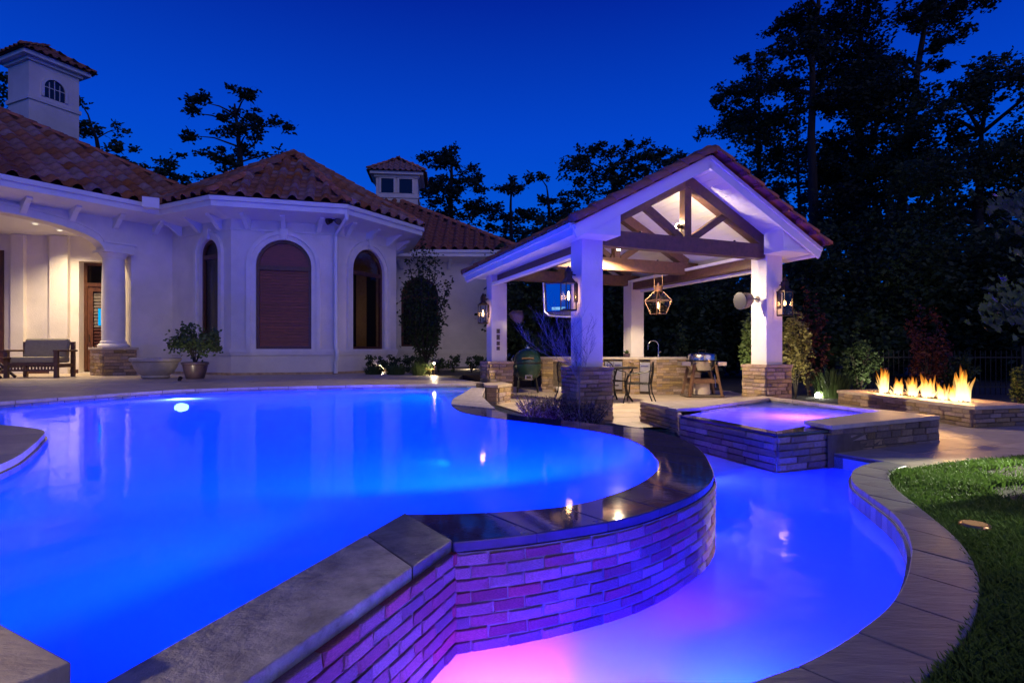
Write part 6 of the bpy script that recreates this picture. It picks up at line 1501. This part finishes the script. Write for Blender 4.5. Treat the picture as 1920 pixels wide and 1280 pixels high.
# bare silver-twigged sapling
bq = on(1085, 8.62, ZP - .08); t = thing('bare_sapling', 'leafless silvery sapling with fine twigs before the front pier', 'sapling', bq); mb = MB(); rg = random.Random(97)
top = atd(1086, 690, 8.62); mb.tube([bq, bq.lerp(top, .5) + Vector((.012, 0, 0)), top], [.010, .008, .006], 6); mb.build('trunk', M['silver'], t)
tw = MB()
def twig(p, d, l, r_, lev):
    n = 5; pts = [p]
    for j in range(n):
        d = (d + Vector((rg.uniform(-.22, .22), rg.uniform(-.22, .22), rg.uniform(-.05, .22)))).normalized(); pts.append(pts[-1] + d * l / n)
    tw.tube(pts, [r_ * (1 - .7 * j / n) for j in range(n + 1)], 4, cap=False)
    if lev:
        for j in range(1, n + 1):
            for s_ in range(2 if lev > 1 else 2): twig(pts[j], (d + Vector((rg.uniform(-1.0, 1.0), rg.uniform(-1.0, 1.0), rg.uniform(-.2, .7)))).normalized(), l * rg.uniform(.28, .5), r_ * .55, lev - 1)
for x, y in ((990, 620), (1010, 600), (1058, 598), (1075, 620), (1110, 640), (1136, 618), (965, 640), (1040, 640)):
    e_ = atd(x, y, 8.62 + rg.uniform(-.5, .3)); p = bq.lerp(top, rg.uniform(.75, 1.0)); twig(p, (e_ - p).normalized(), (e_ - p).length * .85, .0048, 2)
tw.build('twigs', M['silver'], t)
# lit shrubs beyond the pavilion
GR = 'uplit shrubs beyond the pavilion'
def vshrub(x, D, y0, y1, w, mt, lab, seed, n=1100, ls=.10, **k):
    zt = EYE + (HZ - y0) * D / F; zb = -.46; return shrub('tall_shrub', lab, on(x, D, zb), w * D / F, zt - zb, mt, seed, n, ls, 7, GR, **k)
vshrub(1405, 14.5, 600, 730, 16, M['leaf3'], 'green uplit shrub peeping past the front column', 110)
vshrub(1492, 14.2, 590, 730, 30, M['goldleaf'], 'golden uplit shrub beside the front column pier', 111, 1700, .085, z0=.2)
vshrub(1515, 15.0, 560, 730, 34, M['redleaf'], 'dark reddish shrub behind the golden shrub', 112, 1100)
vshrub(1612, 14.8, 630, 735, 34, M['leaf'], 'dark green shrub behind the bright ground lamp', 113, 1200, .09)
vshrub(1738, 14.0, 580, 735, 36, M['redleaf'], 'red-leaved shrub behind the middle of the flames', 114, 1300)
vshrub(1782, 14.5, 660, 735, 40, M['leaf2'], 'low green shrub behind the near end of the flames', 115, 1000, .09)
vshrub(1275, 18.2, 610, 690, 20, M['leaf2'], 'green shrub behind the counter by the steel grill', 116, 700, .10)
vshrub(1000, 18.6, 622, 700, 28, M['leaf2'], 'green bush behind the green ceramic grill', 117, 900, .10)
vshrub(1912, 9.6, 690, 800, 16, M['leaf2'], 'dark green bush at the end of the fire trough', 118, 700, .06)
tuft('ornamental_grass', 'feathery ornamental grass behind the bright ground lamp', on(1560, 14.4, -.46), .55, .75, M['leaf2'], 120, 420, .010, cat='grass clump')
# maple leaning in from beside the lawn
bq = Vector((5.9, 5.3, ZG)); t = thing('maple_tree', 'maple branch of pale lobed leaves reaching in over the lawn', 'tree', bq); rg = random.Random(130)
MB().tube([bq, bq + Vector((.05, .1, 1.2)), bq + Vector((-.1, .1, 2.6)), bq + Vector((0, 0, 4.2))], [.13, .11, .09, .04], 10).build('trunk', M['bark'], t, smooth=True)
lm = MB(); lv = MB()
def maple_leaf(p, l):
    d = Vector((rg.uniform(-1, .2), rg.uniform(-.7, .2), rg.uniform(-.9, .1))).normalized(); s = d.cross(Vector((rg.uniform(-.4, .4), -1, rg.uniform(-.2, .6)))).normalized(); pts = [(0, 0), (.12, .22), (-.02, .48), (.30, .34), (.42, .52), (.56, .26), (.74, .22), (.72, .10), (1, 0)]
    pts = pts + [(a, -b) for a, b in pts[-2:0:-1]]; i0 = len(lv.v); lv.v += [tuple(p + d * a * l + s * b * l) for a, b in pts]; lv.f.append(tuple(range(i0, i0 + len(pts))))
for x, y, D in ((1862, 590, 4.9), (1880, 560, 5.0), (1905, 530, 5.0), (1898, 585, 4.7), (1920, 560, 4.8), (1890, 390, 5.1), (1915, 365, 5.1), (1905, 375, 4.8), (1925, 610, 4.7), (1935, 480, 5.0), (1930, 420, 5.2)):
    e_ = atd(x, y, D); s0 = bq + Vector((-.05, .1, e_.z - bq.z + rg.uniform(.1, .5))); m_ = s0.lerp(e_, .5) + Vector((0, 0, .18)); lm.tube([s0, m_, e_], [.02, .012, .003], 5)
    for _ in range(34): maple_leaf(e_ + Vector((rg.gauss(0, .09) + .05, rg.gauss(0, .10), rg.gauss(0, .06))), rg.uniform(.05, .085))
lm.build('limbs', M['bark'], t); lv.build('crown', M['leaf2'], t)
# iron fence behind the fire trough
fe = thing('iron_fence', 'dark iron picket fence behind the fire trough', 'fence', (12, 15.6, -.46)); fe['kind'] = 'thing'; f0, f1 = Vector((9.9, 15.8, 0)), Vector((15.6, 15.2, 0)); n = 44
for k in range(n + 1):
    p = f0.lerp(f1, k / n); post = k % 15 == 0
    MB().box((p.x, p.y, .14 + (.06 if post else 0)), (.06 if post else .018, .06 if post else .018, 1.20 + (.12 if post else 0))).build('post' if post else 'picket', M['iron'], fe)
for z in (.55, -.25): MB().beam((f0.x, f0.y, z), (f1.x, f1.y, z), .03, .035).build('rail', M['iron'], fe)
# ================================================================== lamps
def lamp_obj(nm, typ, parent, p, energy, col, aim=None, size=.1, spot=150, blend=.8):
    l = bpy.data.lights.new(nm, typ); l.energy = energy; l.color = col
    if typ in ('POINT', 'SPOT'): l.shadow_soft_size = size
    if typ == 'SPOT': l.spot_size = R(spot); l.spot_blend = blend
    o = bpy.data.objects.new(nm, l); COL.objects.link(o); o.parent = parent; o.location = Vector(p) - wl(parent)
    if aim is not None: o.rotation_euler = (Vector(aim) - Vector(p)).to_track_quat('-Z', 'Y').to_euler()
    return o
BLUE = (0.0, .0044, 1.0); VIO = (.42, .05, 1.0)
M['pl_blue'] = emit('blue_lamp_lens', (.02, .2, 1.0), 6.0); M['pl_white'] = emit('violet_white_lens', (.95, .75, 1.0), 40.0); M['pl_vio'] = emit('violet_lens', (.15, .02, 1.0), 4.0); M['pl_spa'] = emit('spa_lens', (.7, .4, 1.0), 9.0); M['pl_mag'] = emit('magenta_lamp_lens', (1.0, .55, 1.0), 10.0)
def pool_lamp(p, d, energy, col, lens, label, r=.10, spot=165, group='underwater lamps of the pool', parent_name='pool_light'):
    p = Vector(p); d = Vector(d).normalized(); t = thing(parent_name, label, 'pool light', p, group)
    o = d.orthogonal().normalized(); b = d.cross(o)
    MB().tube([p - d * .03, p + d * .012], r * 1.15, 20).build('rim', M['steel2'], t)
    MB().add([p + d * .016 + (o * math.cos(k * math.pi / 10) + b * math.sin(k * math.pi / 10)) * r for k in range(20)], [tuple(range(20))]).build('lens', lens, t)
    lamp_obj('pool_lamp_light', 'SPOT', t, p + d * .05, energy, col, p + d, .08, spot, .35)
    return t
K = 4600
pool_lamp((-.86, 2.05, -.95), (-.95, .35, -.05), K * .3, BLUE, M['pl_blue'], 'hidden underwater lamp in the near pool wall')
pool_lamp((-.12, 3.12, -.95), (-.35, .95, -.10), K, BLUE, M['pl_blue'], 'hidden underwater lamp under the corner of the vanishing edge')
pool_lamp((1.05, 3.85, -.95), (-.75, .65, -.10), K, BLUE, M['pl_blue'], 'hidden underwater lamp under the outer bend of the vanishing edge')
pool_lamp((-2.65, 2.38, -.95), (-.1, .95, -.05), K * .12, BLUE, M['pl_blue'], 'hidden underwater lamp in the deck wall beside the near corner')
pool_lamp((-1.02, 10.2, -.95), (-.95, -.3, -.05), K, BLUE, M['pl_blue'], 'hidden underwater lamp at the far end of the vanishing edge')
pool_lamp((-5.72, 9.85, -.25), (.30, -.50, .8), 150, (.65, .12, 1.0), M['pl_white'], 'bright violet-white lamp under the far pool edge', .11)
# lower basin lamps
G_ = 'underwater lamps of the basin'
pool_lamp((.02, 1.90, -1.05), (.12, .10, 1), 120, (.62, .01, 1.0), M['pl_mag'], 'glaring magenta-white lamp on the basin floor below the brick wall', .30, 170, G_)
pool_lamp((.10, 2.22, -1.0), (-.75, .25, .6), 300, (.26, .0, 1.0), M['pl_vio'], 'unseen lamp added to tint the front of the brick wall violet', group=G_)  # extra lamp, added only to deepen the purple light on the bricks
pool_lamp((.95, 2.78, -1.0), (-.4, .7, .6), 150, (.06, .0, 1.0), M['pl_vio'], 'unseen lamp added to tint the bend of the brick wall violet', group=G_)  # likewise added, for the bricks round the bend
pool_lamp((.88, 1.98, -.85), (.25, .95, .0), 1300, BLUE, M['pl_blue'], 'hidden blue lamp in the basin below the near lawn coping', group=G_)
pool_lamp((1.93, 5.9, -.90), (.75, -.6, .0), 260, (.02, .01, 1.0), M['pl_blue'], 'hidden blue lamp behind the outer bend of the vanishing edge', group=G_)
pool_lamp((1.62, 6.9, -1.05), (.2, -.2, 1), 60, (.32, .0, 1.0), M['pl_mag'], 'hidden magenta lamp in the trough behind the vanishing edge', group=G_)
pool_lamp((0.05, 9.6, -1.05), (.2, -.2, 1), 130, (.45, .0, 1.0), M['pl_mag'], 'hidden magenta lamp in the trough by the lavender', group=G_)
# spa lamp
sc_ = (i_far + i_2 + wi_C + i_1) / 4
pool_lamp((sc_.x + .1, sc_.y - .35, -.64), (0, -.1, 1), 900, (.06, .01, 1.0), M['pl_spa'], 'glaring violet-white lamp in the spa floor', .20, 170, 'underwater lamps of the spa', 'spa_light')

# porch downlights
M['dl'] = emit('downlight_face', (1.0, .85, .60), 25.0); M['dlp'] = emit('recessed_lens', (1.0, .85, .60), 2.0)
for i, (x, D, en, lab) in enumerate(((112, 17.4, 520, 'porch ceiling downlight near the bright pilaster'), (66, 16.5, 460, 'porch ceiling downlight above the loveseat'), (190, 17.6, 280, 'porch ceiling downlight before the brown door'))):
    p = on(x, D, 4.40); t = thing('porch_downlight', lab, 'downlight', p, 'porch ceiling downlights')
    MB().lathe([(.07, -.012), (.10, -.012), (.10, .0), (.07, .0)], tuple(p), 20, cap=False).build('trim_ring', M['white'], t); MB().lathe([(.0, .004), (.07, .004)], tuple(p - Vector((0, 0, .01))), 20, cap=False).build('lens', M['dlp'], t)
    lamp_obj('porch_light', 'SPOT', t, p - Vector((0, 0, .03)), en, (1.0, .76, .45), p - Vector((0, 0, 2)), .06, 125, .9)
# path light in the bed
def path_light(p, lab, en, h=.42):
    p = Vector(p); t = thing('path_light', lab, 'path light', p, 'garden path lights'); MB().tube([p, p + Vector((0, 0, h))], .014, 8).build('stem', M['copper'], t)
    MB().lathe([(.15, 0), (.14, .02), (.03, .06), (.0, .07)], tuple(p + Vector((0, 0, h))), 18).build('hat', M['copper'], t, smooth=True)
    MB().lathe([(.025, 0), (.03, .03), (.02, .05)], tuple(p + Vector((0, 0, h - .055))), 10).build('bulb', M['dl'], t)
    lamp_obj('path_lamp_light', 'POINT', t, p + Vector((0, 0, h - .10)), en, (1.0, .82, .52), None, .03)
path_light(on(814, 16.7, -.03), 'copper path light at the corner of the deck bed', 55)
path_light((-1.95, .72, 0), 'path light on the near deck just beside the pool corner', 110, .5)
path_light(on(716, 19.6, -.03), 'path light hidden behind the clipped hedge', 30, .28)
path_light(on(880, 22.6, -.03), 'path light hidden behind the round bushes', 50, .28)
# uplights in the beds
def uplight(p, aim, en, lab, col=(1.0, .88, .60), spot=80, glow=True):
    p = Vector(p); a = Vector(aim); d = (a - p).normalized(); t = thing('garden_uplight', lab, 'uplight', p, 'garden spotlights')
    MB().tube([Vector((p.x, p.y, -.5)), p - d * .06], .012, 6).build('stake', M['bronze'], t); MB().tube([p - d * .10, p - d * .08, p + d * .02], [.02, .04, .05], 12).build('housing', M['bronze'], t, smooth=True)
    o = d.orthogonal().normalized(); b = d.cross(o); MB().add([p + d * .012 + (o * math.cos(k * math.pi / 6) + b * math.sin(k * math.pi / 6)) * .044 for k in range(12)], [tuple(range(12))]).build('lens', M['lamp'], t)
    lamp_obj('uplight_light', 'SPOT', t, p + d * .04, en, col, a, .03, spot, .7)
uplight(on(338, 13.9, .06), on(372, 15.2, .9), 16, 'small deck uplight before the potted shrub', (1.0, .82, .60), 90)
uplight(on(1470, 13.2, -.36), on(1492, 14.2, .6), 150, 'small uplight under the golden shrub')
uplight(on(1398, 13.6, -.36), on(1405, 14.5, .6), 90, 'small uplight under the green shrub by the front column')
uplight(on(1655, 13.0, -.36), on(1560, 24, 4.0), 420, 'small uplight aimed into the trees beyond the pavilion', spot=40)
# bright ground lamp by the spa
p = at(1535, 741, -.40); t = thing('ground_lamp', 'glaring white ground lamp between the spa and the fire trough', 'ground lamp', p)
MB().lathe([(.0, -.085), (.06, -.06), (.085, 0), (.06, .06), (.0, .085)], tuple(p), 16, cap=False).build('globe', M['lamp2'] if 'lamp2' in M else emit('globe_lamp', (1.0, .97, .85), 45.0), t, smooth=True)
MB().tube([p - Vector((0, 0, .10)), p - Vector((0, 0, .05))], .02, 8).build('stem', M['bronze'], t); MB().lathe([(.12, .12), (.11, .13), (.0, .15)], tuple(p), 16, cap=False).build('hood', M['bronze'], t)
lamp_obj('ground_lamp_light', 'POINT', t, p + Vector((0, -.13, .02)), 26, (1.0, .93, .75), None, .06)
# lawn lamps: one in view, two low spots standing just beyond the frame
p = at(1828, 984, ZG + .03); t = thing('well_light', 'low bronze in-ground lamp lying in the dark lawn', 'well light', p)
MB().lathe([(.085, -.06), (.09, .0), (.082, .012), (.07, .012)], tuple(p), 22).build('ring', M['copper'], t, smooth=True); MB().lathe([(.0, .014), (.068, .014)], tuple(p), 22, cap=False).build('lens', emit('well_lens', (1.0, .55, .3), .3), t)
uplight((7.6, 6.2, ZG + .75), (4.55, 5.35, ZG), 2000, 'low garden spotlight raking over the far lawn', (.95, 1.0, .70), 30)
uplight((4.2, 3.0, ZG + .7), (3.05, 3.5, ZG), 35, 'low garden spotlight on the near lawn', (1.0, 1.0, .70), 60)
# a dim room lamp seen through the turret window
p = Vector(tf[2].p((ops[2][0] + ops[2][1]) / 2 + .1, -1.7, 1.75)); t = thing('room_sconce', 'tiny lit sconce seen through the turret window', 'sconce', p)
MB().lathe([(.05, 0), (.07, .06), (.05, .12)], tuple(p), 12).build('shade', emit('sconce_shade', (1.0, .62, .25), 6.0), t, smooth=True); MB().tube([p - Vector((0, 0, .12)), p], .015, 6).build('arm', M['bronze'], t)
lamp_obj('sconce_light', 'POINT', t, p + Vector((0, 0, .2)), 5, (1.0, .66, .32), None, .05)
